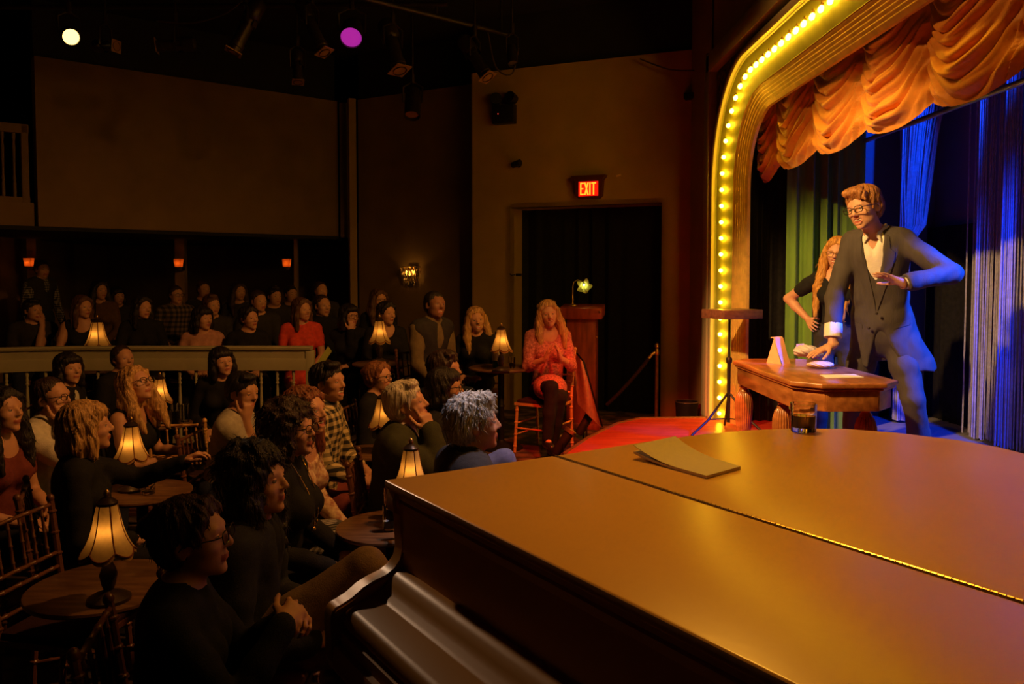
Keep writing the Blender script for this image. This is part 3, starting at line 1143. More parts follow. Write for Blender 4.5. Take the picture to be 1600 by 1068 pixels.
p0 = T3(1262, 560)
crumple((p0.x, p0.y, TT), (0.11, 0.09, 0.055), 4, mat('lilac_tissue', (0.70, 0.66, 0.74), 0.7, 0, 0.15, 20), 'crumpled pale tissue paper heap on the oak table', 'crumpled_paper', 'paper')
p1 = T3(1283, 575)
crumple((p1.x, p1.y, TT), (0.085, 0.065, 0.024), 9, M_card, 'flattened brown paper bag under the hand of the man in the suit', 'crumpled_bag', 'bag')
p0 = T3(1252, 552)
o = MB().box((p0.x, p0.y, TT + 0.075), (0.085, 0.06, 0.002), Matrix.Rotation(0.5, 3, 'Z') @ Matrix.Rotation(0.55, 3, 'Y')).build('folded_card', M_card)
mb = MB().prism([(-0.045, 0), (0.045, 0.0), (0.03, 0.075), (-0.03, 0.07)], -0.003, 0.003, lambda a, b, h: (a, h + b * 0.35, b))
o2 = mb.build('folded_card', M_card)
bpy.data.objects.remove(o)
o2.location = (p0.x, p0.y, TT)
tag(o2, 'small buff card propped upright in the crumpled tissue on the table', 'card')
q = [T3(x, y) for x, y in ((1281, 586), (1291, 591), (1350, 590), (1335, 585))]
mb = MB().prism([(v.x - q[0].x, v.y - q[0].y) for v in q], 0.001, 0.004)
o = mb.build('white_sheet', M_white)
o.location = (q[0].x, q[0].y, TT)
tag(o, 'flat white sheet of paper near the edge of the oak table', 'paper')

# ================================================================== STAND WITH BOARD
sp0 = Vector((1.83, 6.72, ST))
sd = thing('music_stand', 'black tripod stand carrying a flat wooden board before the arch', 'stand', sp0)
sd_b = MB().box((0.02, 0.0, HC + 6.72 * (428 - 490) / 1250 - ST), (0.40, 0.30, 0.075), Matrix.Rotation(math.radians(24), 3, 'Z'), 0.004)
sd_b.build('board', woodm('dark_board', (0.17, 0.085, 0.05), (0.10, 0.045, 0.03), 0.5), sd)
zb = HC + 6.72 * (428 - 490) / 1250 - ST
MB().tube([(0, 0, 0.30), (0, 0, zb - 0.03)], 0.010, 10).build('upper_pole', M_iron, sd)
MB().tube([(0, 0, 0.10), (0, 0, 0.62)], 0.015, 10).build('lower_pole', M_iron, sd)
MB().lathe([(0.02, 0.60), (0.026, 0.61), (0.026, 0.64), (0.018, 0.65)], 12).build('collar', M_iron, sd)
for k in range(3):
    a = math.radians(200 + 120 * k)
    e = Vector((math.cos(a), math.sin(a), 0))
    l_ = MB().tube([e * 0.015 + Vector((0, 0, 0.34)), e * 0.20 + Vector((0, 0, 0.13)), e * 0.36 + Vector((0, 0, 0.010))], 0.010, 8).build('leg', M_iron, sd)
    MB().tube([e * 0.015 + Vector((0, 0, 0.13)), e * 0.20 + Vector((0, 0, 0.135))], 0.006, 6).build('brace', M_iron, l_)

# ================================================================== EXIT WALL FITTINGS
def on_wall(a, b, px, py, off=0.0):
    q = along(a, b, px)
    p = P(px, py, q.y)
    n = -en
    return Vector((q.x + n.x * off, q.y + n.y * off, p.z))


wang = math.atan2(-ed.y, -ed.x)         # local +X points right along the wall, local -Y out into the room
pe = on_wall(EXR, EXL, 922, 293)
ex = thing('exit_sign', 'glowing red EXIT sign in a dark moulded case above the doorway', 'sign', pe, wang)
ex.scale = (0.88, 0.88, 0.88)
M_case = mat('dark_red_case', (0.10, 0.02, 0.012), 0.5, 0, 0.2, 8)
MB().prism([(-0.17, -0.11), (-0.13, -0.145), (0.13, -0.145), (0.17, -0.11), (0.185, 0.09), (-0.185, 0.09)], -0.09, 0.0, lambda a, b, h: (a, h, b)).build('case', M_case, ex)
MB().prism([(-0.185, 0.085), (0.185, 0.085), (0.195, 0.105), (0.21, 0.115), (0.225, 0.145), (-0.225, 0.145), (-0.21, 0.115), (-0.195, 0.105)], -0.115, 0.0, lambda a, b, h: (a, h, b)).build('cornice', M_case, ex)
MB().box((0, -0.093, -0.022), (0.26, 0.008, 0.185), None, 0.003).build('lit_panel', glow('exit_red', (1.0, 0.012, 0.004), 0.85), ex)
EXY = glow('exit_letter', (1.0, 0.34, 0.02), 1.9)


def letter(ch, x0, wd, h, st):
    mb = MB()
    bx = lambda a, b, c, d: mb.prism([(a, b), (c, b), (c, d), (a, d)], -0.1005, -0.096, lambda p, q, hh: (x0 + p, hh, q - h / 2 - 0.022))
    if ch == 'E':
        bx(0, 0, st, h)
        bx(st, 0, wd, st)
        bx(st, h / 2 - st / 2, wd * 0.88, h / 2 + st / 2)
        bx(st, h - st, wd, h)
    elif ch == 'X':
        s2 = st * 1.15
        mb.prism([(0, 0), (s2, 0), (wd, h), (wd - s2, h)], -0.1005, -0.096, lambda p, q, hh: (x0 + p, hh, q - h / 2 - 0.022))
        mb.prism([(wd - s2, 0), (wd, 0), (s2, h), (0, h)], -0.1007, -0.096, lambda p, q, hh: (x0 + p, hh, q - h / 2 - 0.022))
    elif ch == 'I':
        bx(0, 0, st, h)
    elif ch == 'T':
        bx(wd / 2 - st / 2, 0, wd / 2 + st / 2, h - st)
        bx(0, h - st, wd, h)
    return mb.build('letter', EXY, ex, False)


letter('E', -0.106, 0.048, 0.155, 0.016)
letter('X', -0.052, 0.058, 0.155, 0.016)
letter('I', 0.014, 0.016, 0.155, 0.017)
letter('T', 0.040, 0.062, 0.155, 0.017)

pe = on_wall(EXR, EXL, 791, 180)
em = thing('emergency_light', 'black twin-headed emergency light box high on the exit wall', 'emergency light', pe, wang)
MB().box((0, -0.055, 0), (0.27, 0.11, 0.22), None, 0.008).build('box', M_iron, em)
for s_, yw in ((-1, 0.5), (1, -0.25)):
    hd = MB()
    R_ = Matrix.Rotation(yw, 3, 'Z') @ Matrix.Rotation(math.radians(80), 3, 'X')
    hd.lathe([(0.025, -0.07), (0.055, -0.055), (0.065, 0.0), (0.068, 0.045), (0.055, 0.046)], 18, (s_ * 0.10, -0.075, 0.175), R_)
    hd.tube([(s_ * 0.07, -0.055, 0.10), (s_ * 0.09, -0.055, 0.15)], 0.018, 8)
    h_ = hd.build('lamp_head', M_iron, em)
    MB().lathe([(0.054, 0.04), (0.03, 0.030), (0.004, 0.026)], 16, (s_ * 0.10, -0.075, 0.175), R_).build('reflector', M_steel, h_)
MB().ball((-0.055, -0.112, 0.0), 0.005, 8, 6).build('indicator', glow('red_led', (1, 0.05, 0.03), 3), em)

pe = on_wall(EXR, EXL, 811, 257)
cm = thing('wall_spotlight', 'small dark spotlight fitting on the bare wall left of the exit sign', 'light', pe, wang)
MB().lathe([(0.035, 0), (0.035, 0.02), (0.012, 0.025), (0.012, 0.06)], 14, (0, 0, 0), Matrix.Rotation(math.pi / 2, 3, 'X')).build('mount', M_iron, cm)
MB().lathe([(0.02, -0.07), (0.034, -0.06), (0.036, 0.06), (0.028, 0.06)], 14, (0, -0.08, 0), Matrix.Rotation(1.2, 3, 'Z') @ Matrix.Rotation(1.4, 3, 'X')).build('head', M_iron, cm)
pe = on_wall(EXR, EXL, 809, 429)
hk = thing('wall_hook', 'small black hook on the wall beside the doorway edge', 'hook', pe, wang)
MB().box((0.02, -0.02, 0), (0.07, 0.03, 0.03), None, 0.005).build('plate', M_iron, hk)
MB().tube([(-0.02, -0.03, 0), (-0.06, -0.05, -0.006), (-0.08, -0.05, 0.012)], 0.008, 8).build('arm', M_iron, hk)
pe = on_wall(EXR, EXL, 966, 274)
o = MB().box((0, -0.006, 0), (0.055, 0.010, 0.02), Matrix.Rotation(-0.25, 3, 'Y')).build('wall_sticker', mat('pale_sticker', (0.85, 0.62, 0.40), 0.6))
o.location = pe
o.rotation_euler = (0, 0, wang)
tag(o, 'tiny pale sticker on the wall right of the exit sign', 'sticker')
pe = on_wall(EXR, EXL, 1077, 152)
o = MB().box((0, -0.05, 0), (0.12, 0.10, 0.06), None, 0.006).build('junction_box', M_iron)
o.location = pe
o.rotation_euler = (0, 0, wang)
tag(o, 'small black junction box where the exit wall meets the stage wall', 'box')

# ================================================================== PODIUM
M_maho = woodm('mahogany', (0.34, 0.06, 0.02), (0.18, 0.028, 0.012), 0.35, 4, (6, 6, 1.0), 0.3)
pp = P(910, 560, 8.35)
pd = thing('lectern', 'mahogany host lectern with a small lamp standing before the doorway', 'lectern', (pp.x, pp.y, TIER), math.radians(-12))
zt = HC + 8.35 * (428 - 478) / 1250 - TIER
MB().box((0, 0, zt / 2 - 0.06), (0.30, 0.26, zt - 0.14), None, 0.006).build('column', M_maho, pd)
MB().box((0, 0, 0.03), (0.40, 0.34, 0.06), None, 0.008).build('plinth', M_maho, pd)
MB().box((0, -0.01, zt - 0.055), (0.44, 0.36, 0.115), Matrix.Rotation(math.radians(5), 3, 'X'), 0.008).build('top', M_maho, pd)
MB().ball((0.20, -0.195, zt - 0.05), 0.012, 10, 8).build('knob', M_brass, pd)
MB().ball((0.152, -0.05, zt - 0.32), 0.012, 10, 8).build('door_knob', M_brass, pd)
pl = thing('lectern_lamp', 'gooseneck lamp with a glowing yellow tulip shade on the lectern', 'lamp', (pp.x - 0.10, pp.y + 0.05, TIER + zt))
MB().lathe([(0.05, 0), (0.05, 0.012), (0.02, 0.02), (0.008, 0.03)], 16).build('base', M_brass, pl)
MB().tube([(0, 0, 0.02), (0, 0, 0.20), (0.01, 0, 0.25), (0.05, -0.01, 0.275), (0.09, -0.02, 0.26), (0.105, -0.03, 0.235)], 0.006, 8).build('gooseneck', M_brass, pl)


def tulip(u, v):
    a = u * 2 * math.pi
    r = 0.014 + 0.028 * v + 0.030 * v ** 3 * (1 + 0.5 * math.cos(5 * a))
    p = Vector((r * math.cos(a), r * math.sin(a), -0.09 * v + 0.018 * v ** 3 * math.cos(5 * a)))
    p = Matrix.Rotation(math.radians(-72), 3, 'X') @ p
    return p + Vector((0.11, -0.035, 0.235))


MB().grid(tulip, 30, 10, True).build('shade', shade_mat('tulip_glass', (0.75, 0.80, 0.25)), pl, fix=False)


def lamp_light(parent, loc, power, col=(1.0, 0.45, 0.09), r=0.012, nm='bulb_light'):
    l = bpy.data.lights.new(nm, 'POINT')
    l.energy = power
    l.color = col
    l.shadow_soft_size = r
    o = bpy.data.objects.new(nm, l)
    C.objects.link(o)
    o.parent = parent
    o.location = loc
    return o


lamp_light(pl, (0.11, -0.085, 0.222), 0.6, (0.95, 0.80, 0.22), 0.017)
MB().ball((0.11, -0.085, 0.222), 0.013, 10, 8).build('bulb', glow('cool_bulb', (0.75, 0.95, 0.75), 2.0), pl)

# ================================================================== STANCHION, BIN
p0 = P(1026, 600, 8.2)
sn = thing('rope_stanchion', 'brass rope stanchion beside the doorway right of the lectern', 'stanchion', (p0.x, p0.y, TIER))
zs = HC + 8.2 * (428 - 540) / 1250 - TIER
MB().lathe([(0.14, 0), (0.14, 0.012), (0.10, 0.03), (0.03, 0.05), (0.02, 0.07)], 24).build('base', M_brass, sn)
MB().lathe([(0.018, 0.05), (0.018, zs - 0.10), (0.026, zs - 0.09), (0.026, zs - 0.05), (0.016, zs - 0.03), (0.026, zs - 0.005), (0.018, zs + 0.02), (0.003, zs + 0.03)], 14).build('post', M_brass, sn)
MB().tube([(-0.02, 0, zs - 0.07), (-0.05, -0.005, zs - 0.085), (-0.085, -0.01, zs - 0.13)], 0.017, 10).build('rope_clip', M_brass, sn)
MB().tube([(-0.085 - 0.40 * t, -0.01 + 0.25 * t, zs - 0.13 - 0.62 * t + 0.10 * t * t) for t in np.linspace(0, 1, 14)], 0.019, 10).build('velvet_rope', mat('maroon_velvet', (0.035, 0.006, 0.006), 0.9), sn)
p0 = P(1073, 640, 7.95)
bn_ = thing('waste_bin', 'round black wire-rimmed bin at the foot of the stage wall', 'bin', (p0.x, p0.y, TIER))
zh = HC + 7.95 * (428 - 628) / 1250 - TIER
MB().lathe([(0.09, 0.0), (0.095, 0.004), (0.115, zh), (0.109, zh), (0.09, 0.02), (0.001, 0.015)], 22).build('body', M_iron, bn_)
MB().tube([(0.115 * math.cos(a), 0.115 * math.sin(a), zh) for a in np.linspace(0, 2 * math.pi, 24, False)], 0.006, 6, closed=True).build('rim', M_steel, bn_)

# ================================================================== SCONCES
pc = P(645, 428, along(W2R, W2L, 645).y)
q = along(W2R + Vector((0.3, -0.17)), W2L, 645)
cs = thing('crystal_sconce', 'sparkling half-bowl crystal wall sconce glowing amber on the rear wall', 'sconce', (q.x, q.y - 0.035, pc.z), -0.5)
M_cry = glass('crystal', (1.0, 0.85, 0.55), 0.05)
mb = MB()
R = np.random.default_rng(11)
for ring, (rr, zz, cnt) in enumerate(((0.15, 0.06, 12), (0.135, 0.01, 11), (0.11, -0.04, 9), (0.08, -0.085, 7), (0.04, -0.12, 4))):
    for k in range(cnt):
        a = math.pi + math.pi * (k + 0.5) / cnt
        mb.lathe([(0.002, 0.034), (0.013, 0.010), (0.009, -0.02), (0.002, -0.032)], 6, (rr * math.cos(a), rr * math.sin(a) * 0.8 - 0.01, zz + R.normal(0, 0.006)))
mb.build('crystal_drops', M_cry, cs)
MB().tube([(0.15 * math.cos(a), 0.12 * math.sin(a) - 0.01, 0.095) for a in np.linspace(math.pi, 2 * math.pi, 16)], 0.006, 6).build('ring', M_brass, cs)
MB().box((0, -0.005, 0.0), (0.12, 0.02, 0.22), None, 0.006).build('back_plate', M_brass, cs)
for k, (x, z) in enumerate(((-0.06, 0.03), (0.0, 0.0), (0.05, 0.035))):
    MB().ball((x, -0.06, z), (0.013, 0.013, 0.022), 10, 8).build('candle_bulb', glow('sconce_bulb', (1.0, 0.45, 0.08), 4.5), cs)
lamp_light(cs, (0, -0.09, 0.03), 0.5, (1.0, 0.46, 0.08), 0.02)

M_shr = shade_mat('orange_sconce_cloth', (0.9, 0.36, 0.10))
for px, py, d, lab in ((45, 410, 10.8, 'orange square wall sconce on the post behind the standing man'),
                       (279, 411, 10.9, 'orange square wall sconce on the post above the man in plaid'),
                       (448, 411, 11.0, 'orange square wall sconce on the thin post near the stairs')):
    p = P(px, py, d)
    s_ = thing('post_sconce', lab, 'sconce', p)
    mb = MB()
    mb.grid(lambda u, v: ((0.055 - 0.012 * v) * math.copysign(min(1, abs(math.cos(u * 2 * math.pi)) * 1.35), math.cos(u * 2 * math.pi)),
                          (0.045 - 0.010 * v) * math.copysign(min(1, abs(math.sin(u * 2 * math.pi)) * 1.35), math.sin(u * 2 * math.pi)), 0.06 - 0.11 * v), 24, 5, True)
    mb.build('shade', M_shr, s_, fix=False)
    MB().box((0, 0.10, -0.03), (0.05, 0.12, 0.14), None, 0.005).build('bracket', M_iron, s_)
    lamp_light(s_, (0, 0, 0.0), 0.16, (1.0, 0.30, 0.05), 0.015)

# ================================================================== COCKTAIL TABLES
M_tabletop = woodm('dark_table_wood', (0.20, 0.10, 0.045), (0.10, 0.045, 0.02), 0.32, 4, (1.2, 9, 9), 0.25)
TABLES = {}


def round_table(key, x, y, floor, h, D, label):
    t = thing('cocktail_table', label, 'table', (x, y, floor))
    r = D / 2
    MB().lathe([(0.001, h - 0.026), (r - 0.02, h - 0.026), (r - 0.004, h - 0.020), (r, h - 0.012), (r - 0.003, h - 0.003), (r - 0.012, h), (0.001, h)], 48).build('top', M_tabletop, t)
    MB().lathe([(0.03, 0.06), (0.028, h * 0.5), (0.034, h * 0.52), (0.028, h * 0.54), (0.03, h - 0.05), (0.09, h - 0.03), (0.10, h - 0.0255)], 16).build('pedestal', M_iron, t)
    MB().lathe([(0.20, 0.0), (0.20, 0.015), (0.14, 0.03), (0.05, 0.055), (0.03, 0.08)], 24).build('foot', M_iron, t)
    TABLES[key] = Vector((x, y, floor + h))
    return t


def tbl(key, px, py, floor, h, D, label):
    p = PZ(px, py, floor + h)
    return round_table(key, p.x, p.y, floor, h, D, label)


tbl('near', 166, 912, 0.0, 0.72, 0.56, 'dark round cocktail table with an empty top and the big fringed lamp')
tbl('mid', 222, 766, 0.0, 0.72, 0.52, 'dark round table under the arm of the blonde woman in black')
tbl('left_rear', 255, 660, 0.0, 0.72, 0.44, 'dark round table with a lamp before the railing spindles')
tbl('piano', 612, 820, 0.0, 0.72, 0.52, 'dark round table with two glasses beside the piano corner')
tbl('exit', 783, 573, TIER, 0.75, 0.60, 'round table with a green bottle between the couple and the clapping woman')
tbl('rear', 600, 566, TIER, 0.76, 0.60, 'dark round table with a lamp under the crystal sconce')
tbl('rail_table', 150, 578, TIER, 0.66, 0.55, 'round table behind the railing carrying a small lamp')
tbl('chin', 580, 704, 0.0, 0.75, 0.44, 'dark round table hidden behind the man resting his chin on his hand')

# ================================================================== TABLE LAMPS
M_shade = shade_mat('cream_shade_cloth', (0.72, 0.52, 0.24))
M_shtrim = fabric('maroon_shade_braid', (0.22, 0.07, 0.03))
M_lbase = mat('dark_lamp_base', (0.05, 0.03, 0.02), 0.35, 0.4, 0.3, 12)
NP = 6


def shade_pt(u, v):
    a = u * 2 * math.pi
    lob = abs(math.sin(NP * a / 2))         # 0 on a rib, 1 mid panel
    bell = 0.026 + 0.019 * v ** 0.65 + 0.024 * v ** 3.6
    r = bell * (1 + 0.13 * lob * (0.25 + v))
    z = 0.295 - 0.135 * v - 0.018 * lob * v ** 3
    return (r * math.cos(a), r * math.sin(a), z)


sh_me = MB().grid(shade_pt, 96, 16, True).mesh('shade', M_shade, True, False)
tr = MB()
for k in range(NP):
    u = k / NP
    tr.tube([Vector(shade_pt(u, v)) * 1.0 + Vector((0, 0, 0.0)) for v in np.linspace(0, 1, 9)], 0.0022, 5)
hem = [shade_pt(u, 1.0) for u in np.linspace(0, 1, 96, False)]
tr.tube(hem, 0.0026, 5, closed=True)
tr.tube([shade_pt(u, 0.0) for u in np.linspace(0, 1, 32, False)], 0.003, 5, closed=True)
tr_me = tr.mesh('braid', M_shtrim)
fr = MB()
fr.grid(lambda u, v: tuple(Vector(shade_pt(u, 1.0)) * 1.0 + Vector((0, 0, -0.012 * v))), 96, 2, True)
fr_me = fr.mesh('fringe', fabric('amber_fringe', (0.45, 0.25, 0.08)), True, False)
cap_me = MB().lathe([(0.030, 0.292), (0.031, 0.300), (0.020, 0.310), (0.010, 0.316)], 18).mesh('cap', M_lbase)
fin_me = MB().lathe([(0.004, 0.314), (0.008, 0.319), (0.010, 0.327), (0.007, 0.335), (0.002, 0.339)], 14).mesh('finial', M_brass)
st_me = MB().lathe([(0.012, 0.03), (0.020, 0.05), (0.026, 0.08), (0.018, 0.105), (0.010, 0.12), (0.014, 0.135), (0.008, 0.15), (0.008, 0.19), (0.004, 0.21), (0.004, 0.31)], 16).mesh('stem', M_lbase)
ba_me = MB().lathe([(0.062, 0.0), (0.062, 0.010), (0.050, 0.018), (0.030, 0.026), (0.014, 0.034)], 22).mesh('base', M_lbase)


def table_lamp(loc, label, scale=1.0, power=0.16, rz=0.0):
    t = thing('table_lamp', label, 'lamp', loc, rz, 'scalloped table lamps of the audience tables')
    t.scale = (scale,) * 3
    s_ = obj('shade', sh_me, t)
    obj('braid', tr_me, s_)
    obj('fringe', fr_me, s_)
    obj('cap', cap_me, t)
    obj('finial', fin_me, t)
    obj('stem', st_me, t)
    obj('base', ba_me, t)
    lamp_light(t, (0.0, -0.020, 0.215), power)
    return t


def lamp_at(px, py, d, label, key, scale=1.0, power=0.16):
    """px, py: middle of the shade as seen; the foot stands on the table below"""
    p = P(px, py, d)
    z = TABLES[key].z
    return table_lamp((p.x, p.y, z), label, scale, power, random.uniform(0, 0.7))


lamp_at(168, 832, 2.85, 'large scalloped cream lamp with brown braid on the empty near table', 'near', 1.2, 0.16)
lamp_at(205, 688, 4.33, 'cream scalloped lamp beside the blonde woman in black', 'mid', 1.2, 0.26)
lamp_at(250, 606, 6.3, 'cream scalloped lamp behind the shoulder of the woman in a tank top', 'left_rear', 1.2, 0.28)
lamp_at(642, 716, 3.75, 'cream scalloped lamp at the corner of the piano', 'piano', 1.2, 0.20)
lamp_at(783, 533, 7.0, 'cream scalloped lamp with the green bottle on the round table', 'exit', 1.25, 0.34)
lamp_at(593, 519, 7.6, 'cream scalloped lamp on the table under the crystal sconce', 'rear', 1.35, 0.26)
lamp_at(152, 520, 7.85, 'small cream scalloped lamp glowing on the table behind the railing', 'rail_table', 1.6, 0.36)
lamp_at(598, 650, 5.12, 'cream scalloped lamp half hidden behind the man resting his chin', 'chin', 1.2, 0.18)

# drinks
k = TABLES['piano']
tumbler((k.x - 0.02, k.y + 0.12, k.z), 0.037, 0.15, 'tall beer glass with a little ale left beside the piano', 0.35, (0.9, 0.45, 0.1), 'ale')
tumbler((k.x + 0.0, k.y - 0.08, k.z), 0.030, 0.12, 'slim clear water glass close to the piano corner', 0.4, (0.95, 0.95, 0.9), 'water')
k = TABLES['mid']
tumbler((k.x + 0.06, k.y - 0.06, k.z), 0.038, 0.085, 'low whisky tumbler on the table under the blonde woman\'s arm', 0.25, (0.8, 0.5, 0.15), 'scotch')
k = TABLES['left_rear']
for dx, dy, h, wd in ((0.12, -0.05, 0.16, 'tallest of three'), (0.16, 0.04, 0.14, 'farthest from the lamp'), (0.15, -0.15, 0.12, 'shortest of three')):
    tumbler((k.x + dx, k.y + dy, k.z), 0.035, h, 'clear empty glass %s on the table before the railing' % wd, 0.0, th=0.003, group='glasses on the table before the railing')
k = TABLES['exit']
bt = thing('wine_bottle', 'green glass bottle on the round table next to the lamp', 'bottle', (k.x - 0.04, k.y - 0.08, k.z))
MB().lathe([(0.001, 0.0), (0.036, 0.0), (0.038, 0.01), (0.038, 0.20), (0.030, 0.235), (0.015, 0.26), (0.013, 0.32), (0.011, 0.32), (0.011, 0.26), (0.034, 0.20), (0.034, 0.012), (0.001, 0.012)], 20).build('glass', glass('green_glass', (0.10, 0.42, 0.12)), bt)
MB().lathe([(0.016, 0.29), (0.016, 0.328), (0.012, 0.332)], 14).build('foil', M_iron, bt)
MB().lathe([(0.0385, 0.07), (0.0385, 0.16)], 20).build('paper_label', mat('pale_label', (0.5, 0.5, 0.3), 0.7), bt)
tumbler((k.x + 0.10, k.y - 0.10, k.z), 0.030, 0.10, 'small glass beside the foot of the lamp and bottle', 0.5, (0.9, 0.6, 0.2), 'cider')

# ================================================================== CHAIRS
M_gilt = mat('gilt_chair_lacquer', (0.78, 0.42, 0.14), 0.35, 0.15, 0.2, 20, bump=0.05)
M_walnut = mat('walnut_chair_lacquer', (0.16, 0.06, 0.025), 0.35, 0.05, 0.2, 20, bump=0.05)
M_cush = fabric('dark_seat_pad', (0.05, 0.02, 0.02))


def bamboo(pts, r, n=5):
    """stick with ring swellings like turned bamboo"""
    a, b = Vector(pts[0]), Vector(pts[1])
    ps, rs = [], []
    for i in range(n):
        for t, k in ((0.0, 1.0), (0.42, 1.0), (0.47, 1.35), (0.53, 1.35), (0.58, 1.0)):
            ps.append(a + (b - a) * ((i + t) / n))
            rs.append(r * k)
    ps.append(b)
    rs.append(r)
    return MB().tube(ps, rs, 8)


def chair_meshes(m):
    P_ = []
    P_.append(('seat', MB().prism([(-0.19, -0.19), (0.19, -0.19), (0.205, 0.19), (-0.205, 0.19)], 0.425, 0.448).mesh('seat', m)))
    mb = MB()
    mb.box((0, 0, 0.461), (0.37, 0.37, 0.035), None, 0.014)
    P_.append(('seat_pad', mb.mesh('seat_pad', M_cush)))
    for sx in (-1, 1):
        P_.append(('leg', bamboo([(sx * 0.185, 0.17, 0.43), (sx * 0.195, 0.20, 0.0)], 0.014, 4).mesh('leg', m)))
        mb = bamboo([(sx * 0.18, -0.21, 0.0), (sx * 0.18, -0.18, 0.44)], 0.014, 4)
        s2 = bamboo([(sx * 0.18, -0.18, 0.44), (sx * 0.185, -0.245, 0.90)], 0.014, 5)
        mb.add(s2.v, s2.f)
        mb.ball((sx * 0.185, -0.247, 0.912), (0.017, 0.017, 0.02), 10, 8)
        P_.append(('back_post', mb.mesh('back_post', m)))
        P_.append(('side_stretcher', bamboo([(sx * 0.185, -0.20, 0.16), (sx * 0.19, 0.19, 0.16)], 0.008, 3).mesh('side_stretcher', m)))
        P_.append(('side_stretcher', bamboo([(sx * 0.185, -0.20, 0.26), (sx * 0.19, 0.19, 0.26)], 0.008, 3).mesh('side_stretcher', m)))
    for z, yy in ((0.885, -0.243), (0.675, -0.213), (0.615, -0.205), (0.52, -0.192)):
        P_.append(('back_rail', bamboo([(-0.18, yy, z), (0.18, yy, z)], 0.009, 4).mesh('back_rail', m)))
    for k in range(5):
        x = -0.125 + 0.0625 * k
        P_.append(('spindle', bamboo([(x, -0.213, 0.675), (x, -0.243, 0.885)], 0.0065, 3).mesh('spindle', m)))
    P_.append(('front_stretcher', bamboo([(-0.19, 0.19, 0.22), (0.19, 0.19, 0.22)], 0.008, 3).mesh('front_stretcher', m)))
    return P_


CH_G = chair_meshes(M_gilt)
CH_W = chair_meshes(M_walnut)


def whole_chair(parts):
    mb = MB()
    for nme, me in parts:
        vs = [v.co.copy() for v in me.vertices]
        mb.add(vs, [tuple(p.vertices) for p in me.polygons])
    return mb


CH_D = whole_chair(CH_W).mesh('chair', M_walnut)


def chair(loc, rz, label, kind='g', group=None):
    if kind == 'd':
        o = obj('spindle_back_chair', CH_D)
        o.location = loc
        o.rotation_euler = (0, 0, rz)
        return tag(o, label, 'chair', group or 'audience chairs')
    t = thing('spindle_back_chair', label, 'chair', loc, rz, group or 'audience chairs')
    for nme, me in (CH_G if kind == 'g' else CH_W):
        obj(nme, me, t)
    return t


# empty chairs seen from the side or back
p = P(293, 690, 5.58)
chair((p.x, p.y, 0), math.radians(6), 'empty gilt spindle-back chair gripped by the blonde woman in black', 'g')
p = P(128, 800, 3.27)
chair((p.x - 0.05, p.y, 0), math.radians(-100), 'walnut spindle-back chair pulled up to the empty near table', 'w')

# ================================================================== LIGHTING GRID
M_lantern = mat('lantern_black', (0.05, 0.035, 0.02), 0.4, 0.5, 0.3, 14, bump=0.1)
gp = thing('lighting_pipe', 'black lighting pipe crossing under the ceiling over the audience', 'pipe', (0, 7.6, 4.3))
a, b = PZ(520, -15, 4.32), PZ(795, 54, 4.32)
MB().tube([Vector((a.x, a.y - 7.6, 0.02)), Vector((b.x, b.y - 7.6, 0.02))], 0.025, 12).build('pipe', M_lantern, gp)
for t in (0.15, 0.55, 0.95):
    q = a.lerp(b, t)
    MB().tube([Vector((q.x, q.y - 7.6, 0.02)), Vector((q.x, q.y - 7.6, 0.62))], 0.012, 8).build('drop_rod', M_lantern, gp)
gp2 = thing('lighting_pipe', 'black lighting pipe near the wall corner carrying the bright lamp', 'pipe', (-3.0, 7.6, 4.3))
MB().tube([(-2.6, 0.1, 0.12), (2.4, 0.0, 0.12)], 0.025, 12).build('pipe', M_lantern, gp2)
for x in (-2.2, 0, 2.0):
    MB().tube([(x, 0.05, 0.12), (x, 0.05, 0.62)], 0.012, 8).build('drop_rod', M_lantern, gp2)


